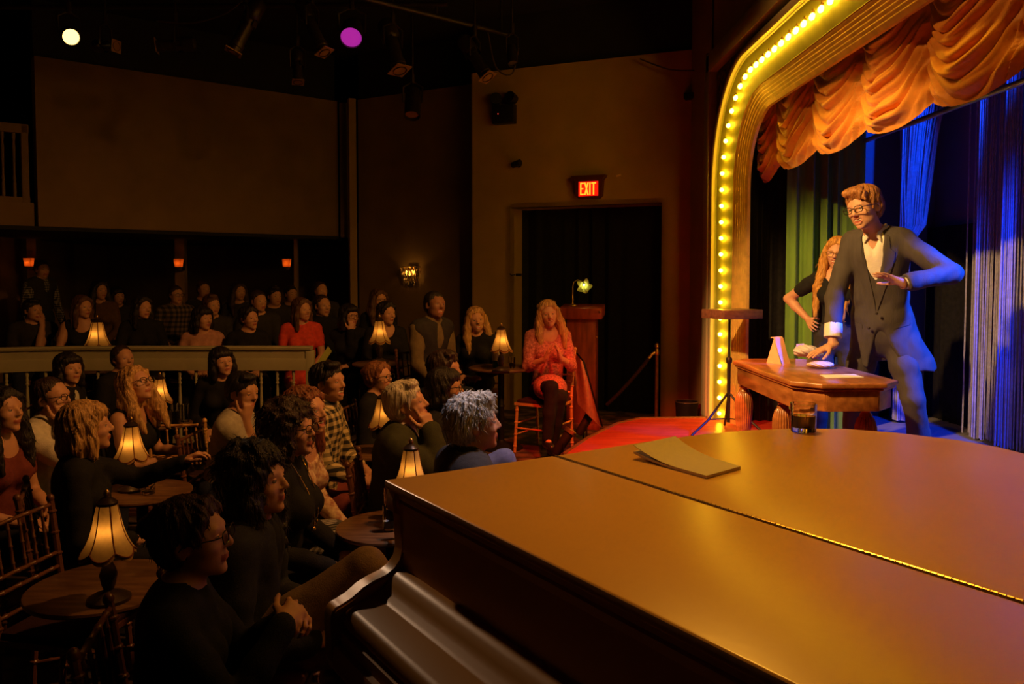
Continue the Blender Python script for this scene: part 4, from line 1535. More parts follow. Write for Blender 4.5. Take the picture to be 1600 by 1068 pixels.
def lantern(px, py, d, aim, label, L=0.5, r=0.085, kind='profile', lens=None):
    """hung theatre lantern; px, py: middle of the body; aim: direction of the beam"""
    p = P(px, py, d)
    t = thing('stage_light', label, 'stage light', p)
    t['group'] = 'hung stage lights'
    R_ = Vector(aim).normalized().to_track_quat('Z', 'Y').to_matrix()
    if kind == 'profile':
        MB().lathe([(r * 0.62, -L * 0.5), (r * 0.95, -L * 0.44), (r, -L * 0.18), (r * 0.85, -L * 0.14), (r * 0.7, -L * 0.12)], 18, rot=R_).build('lamp_housing', M_lantern, t)
        MB().lathe([(r * 0.72, -L * 0.13), (r * 0.72, L * 0.30), (r * 0.82, L * 0.31), (r * 0.82, L * 0.38), (r * 0.74, L * 0.39), (r * 0.74, L * 0.5), (r * 0.68, L * 0.5), (r * 0.68, L * 0.2)], 18, rot=R_).build('barrel', M_lantern, t)
        for k in range(4):
            a_ = math.pi / 4 + k * math.pi / 2
            c_ = R_ @ Vector((math.cos(a_) * r * 0.95, math.sin(a_) * r * 0.95, -L * 0.08))
            MB().box(c_, (0.05, 0.004, 0.05), R_ @ Matrix.Rotation(a_ + math.pi / 2, 3, 'Z')).build('shutter', M_lantern, t)
        f = MB()
        s_ = r * 0.95
        f.prism([(-s_, -s_), (s_, -s_), (s_, s_), (-s_, s_)], L * 0.47, L * 0.485, lambda a_, b_, h: tuple(R_ @ Vector((a_, b_, h))))
        f.build('gel_frame', mat('amber_gel_frame', (0.40, 0.22, 0.06), 0.4, 0.3), t)
    else:
        MB().lathe([(r * 0.5, -L * 0.5), (r * 0.9, -L * 0.42), (r, -L * 0.2), (r, L * 0.5), (r * 0.95, L * 0.5), (r * 0.93, L * 0.28)], 22, rot=R_).build('can', M_lantern, t)
        f = MB()
        f.lathe([(r * 0.94, L * 0.40), (r * 0.6, L * 0.43), (0.002, L * 0.44)], 22, rot=R_)
        f.build('lens', lens or M_steel, t)
    sx = R_ @ Vector((1, 0, 0))
    if abs(sx.z) > 0.6:
        sx = R_ @ Vector((0, 1, 0))
    sx.z = 0
    sx.normalize()
    up = Vector((0, 0, 1))
    y = MB()
    y.tube([sx * (r * 1.15), sx * (r * 1.2) + up * 0.16, up * 0.22, -sx * (r * 1.2) + up * 0.16, -sx * (r * 1.15)], 0.010, 6)
    y.build('yoke', M_lantern, t)
    MB().tube([up * 0.21, up * (4.92 - p.z)], 0.012, 8).build('hanger', M_lantern, t)
    MB().tube([up * 0.20, up * 0.30], 0.024, 8).build('clamp', M_lantern, t)
    return t


M_hot = glow('hot_lens', (1.0, 0.62, 0.17), 3.5)
M_mag = glow('magenta_lens', (0.42, 0.02, 0.36), 0.85)
hot = lantern(108, 55, 7.5, (4.6, -5.9, -3.0), 'round stage light shining straight at the camera beside the wall corner', 0.22, 0.075, 'can', M_hot)
_b = Vector((4.6, -5.9, -3.0)).normalized()
_l = spot('stage_light_beam', (0, 0, 0), _b, 420, (1.0, 0.62, 0.36), 12, 0.7, 0.07)
_l.parent = hot
_l.location = _b * 0.15
lantern(550, 50, 7.4, (0.1, -0.9, -0.75), 'round stage light with a magenta lens under the pipe', 0.26, 0.10, 'can', M_mag)
lantern(385, 42, 7.3, (-0.45, -0.2, -1), 'angled profile light catching amber glints left of the magenta lamp', 0.55, 0.08)
lantern(488, 42, 7.3, (0.5, -0.25, -1), 'long profile light tilted right beside the magenta lamp', 0.58, 0.07)
lantern(614, 72, 7.6, (0.30, -0.3, -1), 'profile light with amber end hanging right of the magenta lamp', 0.55, 0.09)
lantern(742, 90, 7.9, (0.55, -0.3, -0.9), 'dark profile light pointing down right over the exit wall edge', 0.52, 0.08)
lantern(645, 160, 8.6, (0.02, -0.5, -1), 'short dark light low in front of the rear wall', 0.36, 0.085, 'can', mat('amber_gel', (0.45, 0.20, 0.06), 0.4))
lantern(275, 70, 7.6, (-1, -0.2, -0.12), 'horizontal dark profile light between the bright lamp and the tilted lights', 0.36, 0.07)
lantern(800, 85, 8.0, (0.1, -0.4, -1), 'small dark light with dangling cable above the exit wall', 0.22, 0.05, 'can')
lantern(165, 72, 7.6, (1, -0.3, -0.1), 'small dark light with red indicator specks next to the bright lamp', 0.26, 0.06)
lantern(465, 105, 7.9, (0.1, -0.3, -1), 'barely visible dark light hanging below the tilted pair', 0.34, 0.06)
# loose cables
M_cable = mat('black_cable', (0.06, 0.035, 0.02), 0.5)
cb = []
for pts, lab in ((((245, 33, 7.5), (300, 36, 7.5), (350, 22, 7.5), (380, 0, 7.5)), 'slack black cable swagged between the lights by the bright lamp'),
                 (((762, 50, 8.0), (775, 105, 8.0), (800, 115, 8.0), (810, 75, 8.0)), 'cable loop dangling in front of the exit wall top'),
                 (((1000, 92, 8.6), (1045, 108, 8.4), (1085, 110, 8.3)), 'cable running along the top of the exit wall to the stage')):
    P3 = [P(*q_) for q_ in pts]
    out = []
    for i in range(len(P3) - 1):
        for t in np.linspace(0, 1, 6, False):
            p_1 = P3[max(i - 1, 0)]
            p2 = P3[i]
            p3 = P3[i + 1]
            p4 = P3[min(i + 2, len(P3) - 1)]
            out.append(0.5 * ((2 * p2) + (p3 - p_1) * t + (2 * p_1 - 5 * p2 + 4 * p3 - p4) * t * t + (3 * p2 - p_1 - 3 * p3 + p4) * t ** 3))
    out.append(P3[-1])
    o = MB().tube(out, 0.008, 6).build('cable', M_cable)
    tag(o, lab, 'cable')

# footlights on the audience floor at the apron edge
def footlight(px, py, z, lab, rz):
    p = PZ(px, py, z)
    t = thing('footlight', lab, 'stage light', (p.x, p.y, z - 0.22), rz)
    t['group'] = 'footlights'
    R_ = Vector((0.55, 0.1, 0.8)).normalized().to_track_quat('Z', 'Y').to_matrix()
    c = Vector((0, 0, 0.22))
    MB().lathe([(0.028, -0.12), (0.040, -0.10), (0.042, 0.08), (0.050, 0.085), (0.050, 0.12), (0.045, 0.12), (0.040, 0.09)], 18, c, R_).build('can', M_lantern, t)
    MB().lathe([(0.052, 0.088), (0.052, 0.118), (0.048, 0.122)], 18, c, R_).build('front_ring', M_brass, t)
    MB().lathe([(0.046, 0.10), (0.002, 0.112)], 18, c, R_).build('lens', M_steel, t)
    MB().tube([(0, 0.055, 0.22), (0, 0.05, 0.06), (0, 0, 0.02), (0, -0.05, 0.06), (0, -0.055, 0.22)], 0.008, 6).build('yoke', M_iron, t)
    MB().box((0, 0, 0.012), (0.10, 0.10, 0.024), None, 0.004).build('base', M_iron, t)
    return t


footlight(880, 690, 0.52, 'small black footlight angled up at the front of the red apron', 0)
footlight(914, 661, 0.52, 'small black footlight with a brass front ring near the clapping woman', 0.2)

# yellow-green sheet hanging at the end of the railing
q = [P(x, y, 7.33) for x, y in ((508, 541), (514, 549), (491, 583), (484, 577))]
mb = MB()
o0 = q[3]
mb.prism([(v.x - o0.x, v.z - o0.z) for v in q], -0.004, 0.004, lambda a, b, h: (a, h, b))
o = mb.build('folded_program', mat('yellow_green_paper', (0.50, 0.52, 0.12), 0.7, 0, 0.05, 20))
o.location = (o0.x + 0.02, 7.36, o0.z)
tag(o, 'yellow-green folded sheet hanging at the end of the railing', 'paper')
# ================================================================== PEOPLE: bodies as one blended surface
def V(*a):
    return np.array(a, dtype=np.float64)


def nrm(v):
    v = np.asarray(v, float)
    return v / (np.linalg.norm(v) + 1e-12)


class Blob:
    """smooth union / cut of round cones and ellipsoids, meshed by surface nets on a rectilinear grid"""

    def __init__(s):
        s.p = []
        s.dense = []

    def cone(s, a, b, ra, rb=None, k=0.02, flat=None, cut=False):
        s.p.append(('c', V(*a), V(*b), ra, ra if rb is None else rb, k, flat, cut))
        return s

    def chain(s, pts, rs, k=0.02, flat=None):
        for i in range(len(pts) - 1):
            s.cone(pts[i], pts[i + 1], rs[i], rs[i + 1], k, flat)
        return s

    def ell(s, c, r, M=None, k=0.02, cut=False):
        s.p.append(('e', V(*c), V(*r), np.eye(3) if M is None else np.asarray(M), k, cut))
        return s

    def mesh(s, vc, vf=None, noise=None):
        lo = np.full(3, 1e9)
        hi = -lo
        boxes = []
        for q in s.p:
            if q[0] == 'c':
                _, a, b, ra, rb, k, flat, cut = q
                m = max(ra, rb) * (1.0 if not flat else max(1.0, flat[1]))
                l_, h_ = np.minimum(a, b) - m, np.maximum(a, b) + m
            else:
                _, c, r, M, k, cut = q
                e = np.sqrt(((M * r) ** 2).sum(1))
                l_, h_ = c - e, c + e
            boxes.append((l_, h_))
            if not cut:
                lo, hi = np.minimum(lo, l_), np.maximum(hi, h_)
        pad = 3 * vc + 0.01
        lo, hi = lo - pad, hi + pad
        ax = []
        for i in range(3):
            iv = [(d[0][i], d[1][i]) for d in s.dense] if vf else []
            t = lo[i]
            out = [t]
            while t < hi[i]:
                st = vc
                if vf:
                    for a_, b_ in iv:
                        if a_ - vc <= t <= b_:
                            st = vf
                            break
                t += st
                out.append(t)
            ax.append(np.array(out))
        X, Y, Z = ax
        val = np.full((len(X), len(Y), len(Z)), 0.2, dtype=np.float32)
        for q, (l_, h_) in zip(s.p, boxes):
            k = q[5] if q[0] == 'c' else q[4]
            cut = q[-1]
            mg = k + 2.2 * vc
            sl = []
            for i in range(3):
                i0 = max(0, np.searchsorted(ax[i], l_[i] - mg) - 1)
                i1 = min(len(ax[i]), np.searchsorted(ax[i], h_[i] + mg) + 1)
                sl.append((i0, i1))
            if any(b_ <= a_ for a_, b_ in sl):
                continue
            x = X[sl[0][0]:sl[0][1]][:, None, None]
            y = Y[sl[1][0]:sl[1][1]][None, :, None]
            z = Z[sl[2][0]:sl[2][1]][None, None, :]
            if q[0] == 'c':
                _, a, b, ra, rb, k, flat, cut = q
                px_, py_, pz_ = x - a[0], y - a[1], z - a[2]
                ba = b - a
                if flat:
                    n_, f_ = flat
                    dn = px_ * n_[0] + py_ * n_[1] + pz_ * n_[2]
                    w_ = dn * (1 / f_ - 1)
                    px_, py_, pz_ = px_ + w_ * n_[0], py_ + w_ * n_[1], pz_ + w_ * n_[2]
                    ba = ba + n_ * (ba @ n_) * (1 / f_ - 1)
                L2 = ba @ ba + 1e-12
                t = np.clip((px_ * ba[0] + py_ * ba[1] + pz_ * ba[2]) / L2, 0, 1)
                d = np.sqrt((px_ - t * ba[0]) ** 2 + (py_ - t * ba[1]) ** 2 + (pz_ - t * ba[2]) ** 2) - (ra + t * (rb - ra))
                if flat:
                    d = d * (0.5 + 0.5 * min(1, flat[1]))
            else:
                _, c, r, M, k, cut = q
                px_, py_, pz_ = x - c[0], y - c[1], z - c[2]
                u0 = px_ * M[0, 0] + py_ * M[1, 0] + pz_ * M[2, 0]
                u1 = px_ * M[0, 1] + py_ * M[1, 1] + pz_ * M[2, 1]
                u2 = px_ * M[0, 2] + py_ * M[1, 2] + pz_ * M[2, 2]
                k0 = np.sqrt((u0 / r[0]) ** 2 + (u1 / r[1]) ** 2 + (u2 / r[2]) ** 2)
                k1 = np.sqrt((u0 / r[0] ** 2) ** 2 + (u1 / r[1] ** 2) ** 2 + (u2 / r[2] ** 2) ** 2) + 1e-9
                d = k0 * (k0 - 1) / k1
            S = (slice(*sl[0]), slice(*sl[1]), slice(*sl[2]))
            old = val[S]
            if cut:
                d = -d
                h = np.clip(0.5 - 0.5 * (d - old) / k, 0, 1)
                # smooth max
                val[S] = d * (1 - h) + old * h + k * h * (1 - h)
            else:
                h = np.clip(0.5 + 0.5 * (old - d) / k, 0, 1)
                val[S] = old * (1 - h) + d * h - k * h * (1 - h)
        if noise:
            amp, freq, seed = noise
            R = np.random.default_rng(seed)
            acc = 0
            for f_ in (1.0, 1.9):
                p_ = R.uniform(0, 6.28, 6)
                xs = X[:, None, None] * freq * f_
                ys = Y[None, :, None] * freq * f_
                zs = Z[None, None, :] * freq * f_
                acc = acc + np.sin(xs + 1.3 * np.sin(zs * 0.7 + p_[3]) + p_[0]) * np.sin(ys + 1.1 * np.sin(xs * 0.8 + p_[4]) + p_[1]) * np.sin(zs * 0.8 + np.sin(ys * 0.6 + p_[5]) + p_[2]) / f_
            val = val + (amp * acc).astype(np.float32)
        return surface_nets(val, X, Y, Z)


_E = [((0, 0, 0), (1, 0, 0)), ((0, 1, 0), (1, 1, 0)), ((0, 0, 1), (1, 0, 1)), ((0, 1, 1), (1, 1, 1)),
      ((0, 0, 0), (0, 1, 0)), ((1, 0, 0), (1, 1, 0)), ((0, 0, 1), (0, 1, 1)), ((1, 0, 1), (1, 1, 1)),
      ((0, 0, 0), (0, 0, 1)), ((1, 0, 0), (1, 0, 1)), ((0, 1, 0), (0, 1, 1)), ((1, 1, 0), (1, 1, 1))]


def surface_nets(val, X, Y, Z):
    ins = val < 0
    c = ins[:-1, :-1, :-1].astype(np.int8)
    for dx, dy, dz in ((1, 0, 0), (0, 1, 0), (0, 0, 1), (1, 1, 0), (1, 0, 1), (0, 1, 1), (1, 1, 1)):
        c = c + ins[dx:ins.shape[0] - 1 + dx, dy:ins.shape[1] - 1 + dy, dz:ins.shape[2] - 1 + dz]
    act = (c > 0) & (c < 8)
    I = np.argwhere(act)
    idx = np.full(act.shape, -1, dtype=np.int64)
    idx[act] = np.arange(len(I))
    acc = np.zeros((len(I), 3))
    cnt = np.zeros(len(I))
    ax = (X, Y, Z)
    for e0, e1 in _E:
        a = I + np.array(e0)
        b = I + np.array(e1)
        va = val[a[:, 0], a[:, 1], a[:, 2]].astype(float)
        vb = val[b[:, 0], b[:, 1], b[:, 2]].astype(float)
        m = (va < 0) != (vb < 0)
        t = np.where(m, va / np.where(m, va - vb, 1), 0)
        pa = np.stack([ax[i][a[:, i]] for i in range(3)], 1)
        pb = np.stack([ax[i][b[:, i]] for i in range(3)], 1)
        acc += np.where(m[:, None], pa + (pb - pa) * t[:, None], 0)
        cnt += m
    verts = acc / cnt[:, None]
    quads = []
    for axis in range(3):
        sl0 = [slice(None)] * 3
        sl1 = [slice(None)] * 3
        sl0[axis] = slice(0, -1)
        sl1[axis] = slice(1, None)
        a = ins[tuple(sl0)]
        b = ins[tuple(sl1)]
        E = np.argwhere(a != b)
        o1, o2 = [(1, 2), (2, 0), (0, 1)][axis]
        ok = (E[:, o1] > 0) & (E[:, o2] > 0) & (E[:, o1] < val.shape[o1] - 1) & (E[:, o2] < val.shape[o2] - 1)
        E = E[ok]
        fl = a[E[:, 0], E[:, 1], E[:, 2]]
        u = np.zeros(3, int)
        u[o1] = 1
        w = np.zeros(3, int)
        w[o2] = 1
        c4 = [E - u - w, E - w, E, E - u]
        q = np.stack([idx[k[:, 0], k[:, 1], k[:, 2]] for k in c4], 1)
        q = np.where(fl[:, None], q, q[:, ::-1])
        quads.append(q)
    quads = np.concatenate(quads)
    quads = quads[(quads >= 0).all(1)]
    return verts, quads


def np_mesh(name, verts, quads, mats, mi=None):
    me = bpy.data.meshes.new(name)
    n, f = len(verts), len(quads)
    me.vertices.add(n)
    me.vertices.foreach_set('co', np.ascontiguousarray(verts, dtype=np.float32).ravel())
    me.loops.add(f * 4)
    me.loops.foreach_set('vertex_index', np.ascontiguousarray(quads, dtype=np.int32).ravel())
    me.polygons.add(f)
    me.polygons.foreach_set('loop_start', np.arange(0, f * 4, 4, dtype=np.int32))
    for m in (mats if isinstance(mats, (list, tuple)) else [mats]):
        me.materials.append(m)
    if mi is not None:
        me.polygons.foreach_set('material_index', mi.astype(np.int32))
    me.update(calc_edges=True)
    me.shade_smooth()
    return me


def relax(verts, quads, it=2, lam=0.5):
    """light Laplacian smoothing that removes grid stepping"""
    n = len(verts)
    for _ in range(it):
        s = np.zeros_like(verts)
        c = np.zeros(n)
        for i in range(4):
            a = quads[:, i]
            b = quads[:, (i + 1) % 4]
            np.add.at(s, a, verts[b])
            np.add.at(c, a, 1)
            np.add.at(s, b, verts[a])
            np.add.at(c, b, 1)
        verts = verts * (1 - lam) + lam * s / np.maximum(c, 1)[:, None]
    return verts


def ik(S, W, l1, l2, hint):
    S, W = V(*S), V(*W)
    d = W - S
    L = np.linalg.norm(d)
    if L > (l1 + l2) * 0.985:
        W = S + d / L * (l1 + l2) * 0.985
        d = W - S
        L = np.linalg.norm(d)
    x = (L * L + l1 * l1 - l2 * l2) / (2 * L)
    h = math.sqrt(max(1e-6, l1 * l1 - x * x))
    n = d / L
    hv = V(*hint) - n * (V(*hint) @ n)
    return S + n * x + nrm(hv) * h, W


def euler(yaw, pitch, roll):
    """head axes: columns right, forward, up.  yaw left +, pitch up +, roll to the right ear +"""
    return np.array(Matrix.Rotation(yaw, 3, 'Z') @ Matrix.Rotation(pitch, 3, 'X') @ Matrix.Rotation(roll, 3, 'Y'))


def hand(bl, wrist, dirv, back, side, curl=0.35, spread=0.12, s=1.0, thumb_out=0.7, kk=0.006, curls=None):
    """palm and five fingers. dirv: wrist to knuckles; back: normal of the back of the hand; side: +1 right hand"""
    d = nrm(dirv)
    n = V(*back) - d * (V(*back) @ d)
    n = nrm(n)
    r = nrm(np.cross(n, d)) * side                # toward the thumb
    w = V(*wrist)
    bl.cone(w - d * 0.02 * s, w + d * 0.03 * s, 0.024 * s, 0.027 * s, 0.012, (n, 0.75))
    for o_ in (-0.026, -0.009, 0.009, 0.026):
        bl.cone(w + d * 0.02 * s + r * o_ * 0.7 * s, w + d * 0.088 * s + r * o_ * s, 0.016 * s, 0.012 * s, 0.012)
    lens = (0.066, 0.078, 0.083, 0.074)           # little .. index
    offs = (-0.031, -0.0105, 0.0105, 0.031)
    for i in range(4):
        c = (curls[i] if curls else curl) * (1.0 + 0.12 * (3 - i))
        p = w + d * (0.086 + (0.004 if i in (1, 2) else -0.003)) * s + r * offs[i] * s
        a = (i - 1.5) * spread
        fd = d * math.cos(a) + r * math.sin(a)
        rad = 0.0088 * s if i else 0.0078 * s
        ang = c * 0.7
        for j, fr in enumerate((0.46, 0.30, 0.24)):
            dd = fd * math.cos(ang) - n * math.sin(ang)
            q = p + dd * lens[i] * fr * s
            bl.cone(p, q, rad, rad * 0.90, kk)
            p = q
            rad *= 0.90
            ang += c * (0.9 if j == 0 else 0.7)
    # thumb leaves the side of the palm near its base
    p = w + d * 0.028 * s + r * 0.022 * s
    t1 = p + (d * 0.62 + r * thumb_out - n * 0.28) * 0.046 * s
    t2 = t1 + nrm(d * 0.9 + r * thumb_out * 0.55 - n * 0.30) * 0.033 * s
    t3 = t2 + nrm(d * 1.0 + r * thumb_out * 0.25 - n * 0.32) * 0.026 * s
    bl.cone(p, t1, 0.0155 * s, 0.0115 * s, 0.010)
    bl.cone(t1, t2, 0.0112 * s, 0.0100 * s, kk)
    bl.cone(t2, t3, 0.0100 * s, 0.0085 * s, kk)
    lo = np.minimum(w, w + d * 0.19 * s) - 0.09 * s
    hi = np.maximum(w, w + d * 0.19 * s) + 0.09 * s
    return lo, hi


def head_prims(bl, c, H, s=1.0, smile=0.3, fem=False, beard=0.0, open_mouth=False, chin=1.0):
    """c: head centre (between the ears), H: axes"""
    def T(x, y, z):
        return c + H @ (V(x, y, z) * s)

    def R(*r):
        return tuple(q * s for q in r)
    jw = 0.052 if fem else 0.060
    bl.ell(T(0, -0.014, 0.038), R(0.074, 0.092, 0.078), H, 0.02 * s)            # cranium
    bl.ell(T(0, 0.022, -0.012), R(0.064, 0.066, 0.080), H, 0.03 * s)            # face
    bl.ell(T(0, 0.024, -0.062), R(jw, 0.054, 0.046), H, 0.022 * s)              # jaw
    bl.ell(T(0, 0.064, -0.096 * chin), R(0.022, 0.020, 0.016), H, 0.022 * s)    # chin
    for q in (-1, 1):
        bl.ell(T(q * 0.038, 0.052, -0.026 + 0.006 * smile), R(0.024, 0.026, 0.020), H, 0.018 * s)   # cheek
        bl.ell(T(q * 0.046, 0.044, 0.014), R(0.018, 0.024, 0.018), H, 0.016 * s)                     # temple / orbit
    bl.cone(T(-0.036, 0.072, 0.026), T(0.036, 0.072, 0.026), 0.0115 * s, 0.0115 * s, 0.016 * s)      # brow
    for q in (-1, 1):
        bl.ell(T(q * 0.031, 0.094, 0.005), R(0.0150, 0.014, 0.0072), H, 0.010 * s, True)             # eye hollow
    bl.cone(T(0, 0.082, 0.016), T(0, 0.102, -0.020), 0.0085 * s, 0.0110 * s, 0.010 * s)              # nose
    bl.ell(T(0, 0.100, -0.025), R(0.0110, 0.0115, 0.0090), H, 0.006 * s)
    for q in (-1, 1):
        bl.ell(T(q * 0.0115, 0.090, -0.028), R(0.0080, 0.0100, 0.0070), H, 0.006 * s)                # nostril wing
    mw = 0.021 + 0.010 * smile
    up = 0.011 * smile
    # lips
    bl.chain([T(-mw, 0.074, -0.056 + up), T(-mw * 0.4, 0.0855, -0.0535), T(0, 0.087, -0.0545), T(mw * 0.4, 0.0855, -0.0535), T(mw, 0.074, -0.056 + up)], [0.0030 * s, 0.0052 * s, 0.0050 * s, 0.0052 * s, 0.0030 * s], 0.006 * s)
    dz = 0.010 if open_mouth else 0.0
    bl.chain([T(-mw, 0.074, -0.057 + up), T(-mw * 0.4, 0.083, -0.0655 - dz), T(mw * 0.4, 0.083, -0.0655 - dz), T(mw, 0.074, -0.057 + up)], [0.0030 * s, 0.0058 * s, 0.0058 * s, 0.0030 * s], 0.006 * s)
    if open_mouth:
        bl.ell(T(0, 0.089, -0.0600), R(mw * 0.90, 0.014, 0.0066), H, 0.003 * s, True)
        for q in (-1, 1):
            bl.ell(T(q * mw * 0.62, 0.086, -0.0585 + up * 0.45), R(mw * 0.36, 0.014, 0.0056), H, 0.003 * s, True)
    for q in (-1, 1):
        E = H @ np.array(Matrix.Rotation(q * 0.35, 3, 'Z'))
        bl.ell(T(q * 0.073, -0.012, -0.008), R(0.0085, 0.020, 0.031), E, 0.006 * s)                   # ear
        bl.ell(T(q * 0.084, -0.004, -0.006), R(0.0060, 0.010, 0.018), E, 0.005 * s, True)
    lo = c - 0.125 * s
    hi = c + 0.125 * s
    bl.dense.append((lo, hi))


HAIRS = {}


def hair_prims(bl, c, H, s, style, hl=1.0):
    def T(x, y, z):
        return c + H @ (V(x, y, z) * s)

    def R(*r):
        return tuple(q * s for q in r)
    st = style
    k = 0.018 * s
    vol = {'short': 0.012, 'quiff': 0.014, 'crop': 0.007, 'white': 0.017, 'spiky': 0.016, 'bob': 0.018, 'long': 0.015, 'curly': 0.034, 'bun': 0.011, 'pony': 0.012, 'receding': 0.006, 'tousled': 0.022, 'curtain': 0.014, 'longcurly': 0.030}[st]
    bl.ell(T(0, -0.022, 0.044), R(0.074 + vol, 0.090 + vol, 0.078 + vol), H, k)
    bl.ell(T(0, -0.045, 0.0), R(0.070 + vol, 0.062 + vol, 0.074 + vol * 0.6), H, k)
    if st in ('quiff', 'short', 'white', 'spiky', 'tousled'):
        bl.ell(T(0.012, 0.045, 0.105), R(0.058, 0.040, 0.024), H, k)
    if st == 'quiff':
        bl.cone(T(-0.045, 0.066, 0.092), T(0.04, 0.078, 0.100), 0.020 * s, 0.018 * s, k)
        bl.cone(T(-0.058, 0.060, 0.080), T(-0.066, 0.074, 0.046), 0.016 * s, 0.007 * s, k)
        bl.cone(T(-0.050, 0.072, 0.080), T(-0.048, 0.088, 0.050), 0.012 * s, 0.005 * s, k)
    # face opening
    fz = {'receding': 0.03, 'crop': 0.0, 'bun': 0.006, 'pony': 0.006, 'long': 0.010, 'curtain': 0.008}.get(st, -0.006)
    bl.ell(T(0, 0.108, -0.012 + fz), R(0.078, 0.086, 0.083), H, 0.010 * s, True)
    bl.ell(T(0, 0.075, -0.085), R(0.090, 0.085, 0.080), H, 0.012 * s, True)
    if st in ('short', 'quiff', 'crop', 'receding', 'white', 'spiky', 'tousled'):
        for q in (-1, 1):
            bl.ell(T(q * 0.080, 0.004, -0.020), R(0.030, 0.030, 0.040), H, 0.008 * s, True)
            bl.cone(T(q * 0.070, 0.018, 0.022), T(q * 0.069, 0.018, -0.012), 0.011 * s, 0.006 * s, 0.006 * s)
    if st in ('bob', 'long', 'curly', 'curtain', 'longcurly', 'pony', 'bun'):
        for q in (-1, 1):
            bl.chain([T(q * 0.016, 0.050, 0.108), T(q * 0.062, 0.052, 0.066), T(q * 0.078, 0.030, 0.010)], [0.014 * s, 0.016 * s, 0.016 * s], 0.014 * s)
    if st == 'long':
        for q in (-1, 1):
            bl.chain([T(q * 0.080, 0.022, 0.03), T(q * 0.092, 0.016, -0.07), T(q * 0.108, 0.022 + 0.08 * (hl - 1), -0.17 * hl), T(q * 0.100, 0.045 + 0.16 * (hl - 1), -0.31 * hl)], [0.025 * s, 0.034 * s, 0.038 * s, 0.016 * s], 0.02 * s)
            bl.chain([T(q * 0.074, -0.030, 0.01), T(q * 0.092, -0.035, -0.10), T(q * 0.098, -0.030, -0.27 * hl)], [0.034 * s, 0.044 * s, 0.024 * s], 0.025 * s)
        bl.chain([T(0, -0.085, 0.0), T(0, -0.092, -0.10), T(0, -0.095, -0.28)], [0.05 * s, 0.06 * s, 0.034 * s], 0.03 * s)
    d = {'bob': 0.125, 'curly': 0.10, 'curtain': 0.20, 'longcurly': 0.24}.get(st)
    if d:
        wid = 0.034 if st in ('curly', 'longcurly') else 0.024
        for q in (-1, 1):
            bl.chain([T(q * 0.078, 0.020, 0.02), T(q * 0.084, 0.012, -0.06), T(q * 0.088, 0.010 + 0.05 * (d > 0.25), -d)], [wid * s, wid * 1.1 * s, wid * (0.55 if d > 0.25 else 0.8) * s], 0.02 * s)
            bl.chain([T(q * 0.072, -0.030, 0.01), T(q * 0.078, -0.040, -0.07), T(q * 0.080, -0.045, -d)], [0.030 * s, 0.034 * s, 0.026 * s], 0.02 * s)
        bl.chain([T(0, -0.085, 0.0), T(0, -0.088, -0.08), T(0, -0.090, -d)], [0.046 * s, 0.05 * s, 0.040 * s], 0.03 * s)
    if st == 'bun':
        bl.ell(T(0, -0.115, 0.055), R(0.036, 0.034, 0.034), H, 0.008 * s)
    if st == 'pony':
        bl.chain([T(0, -0.115, 0.02), T(0, -0.135, -0.03), T(0, -0.120, -0.13)], [0.026 * s, 0.030 * s, 0.014 * s], 0.012 * s)
    if st in ('bob',):
        bl.ell(T(0, 0.066, 0.070), R(0.060, 0.028, 0.034), H, 0.012 * s)      # fringe
    bl.dense.append((c - 0.15 * s, c + 0.15 * s))


def comb(v, q, c, H, s, style):
    """grooves running from the crown downwards, so hair reads as locks"""
    fn_ = np.cross(v[q[:, 2]] - v[q[:, 0]], v[q[:, 3]] - v[q[:, 1]])
    nn = np.zeros_like(v)
    for i in range(4):
        np.add.at(nn, q[:, i], fn_)
    nn /= np.linalg.norm(nn, axis=1)[:, None] + 1e-12
    l_ = (v - c) @ H / s
    cr = l_ - V(0, -0.045, 0.0)
    ph = np.arctan2(cr[:, 0], cr[:, 1]) + 0.5 * np.sin(l_[:, 2] * 18 + style.__len__()) * 0.35
    rad = np.clip(np.hypot(cr[:, 0], cr[:, 1]) / 0.06, 0, 1)
    a = {'curly': 0.0, 'longcurly': 0.001, 'spiky': 0.0030, 'tousled': 0.0025, 'white': 0.0013, 'crop': 0.0010, 'receding': 0.0012}.get(style, 0.0019)
    f = np.sin(19 * ph + 1.3) + 0.9 * np.sin(37 * ph + 30 * l_[:, 2]) + 0.7 * np.sin(59 * ph)
    return v + nn * (a * s * f * rad)[:, None]


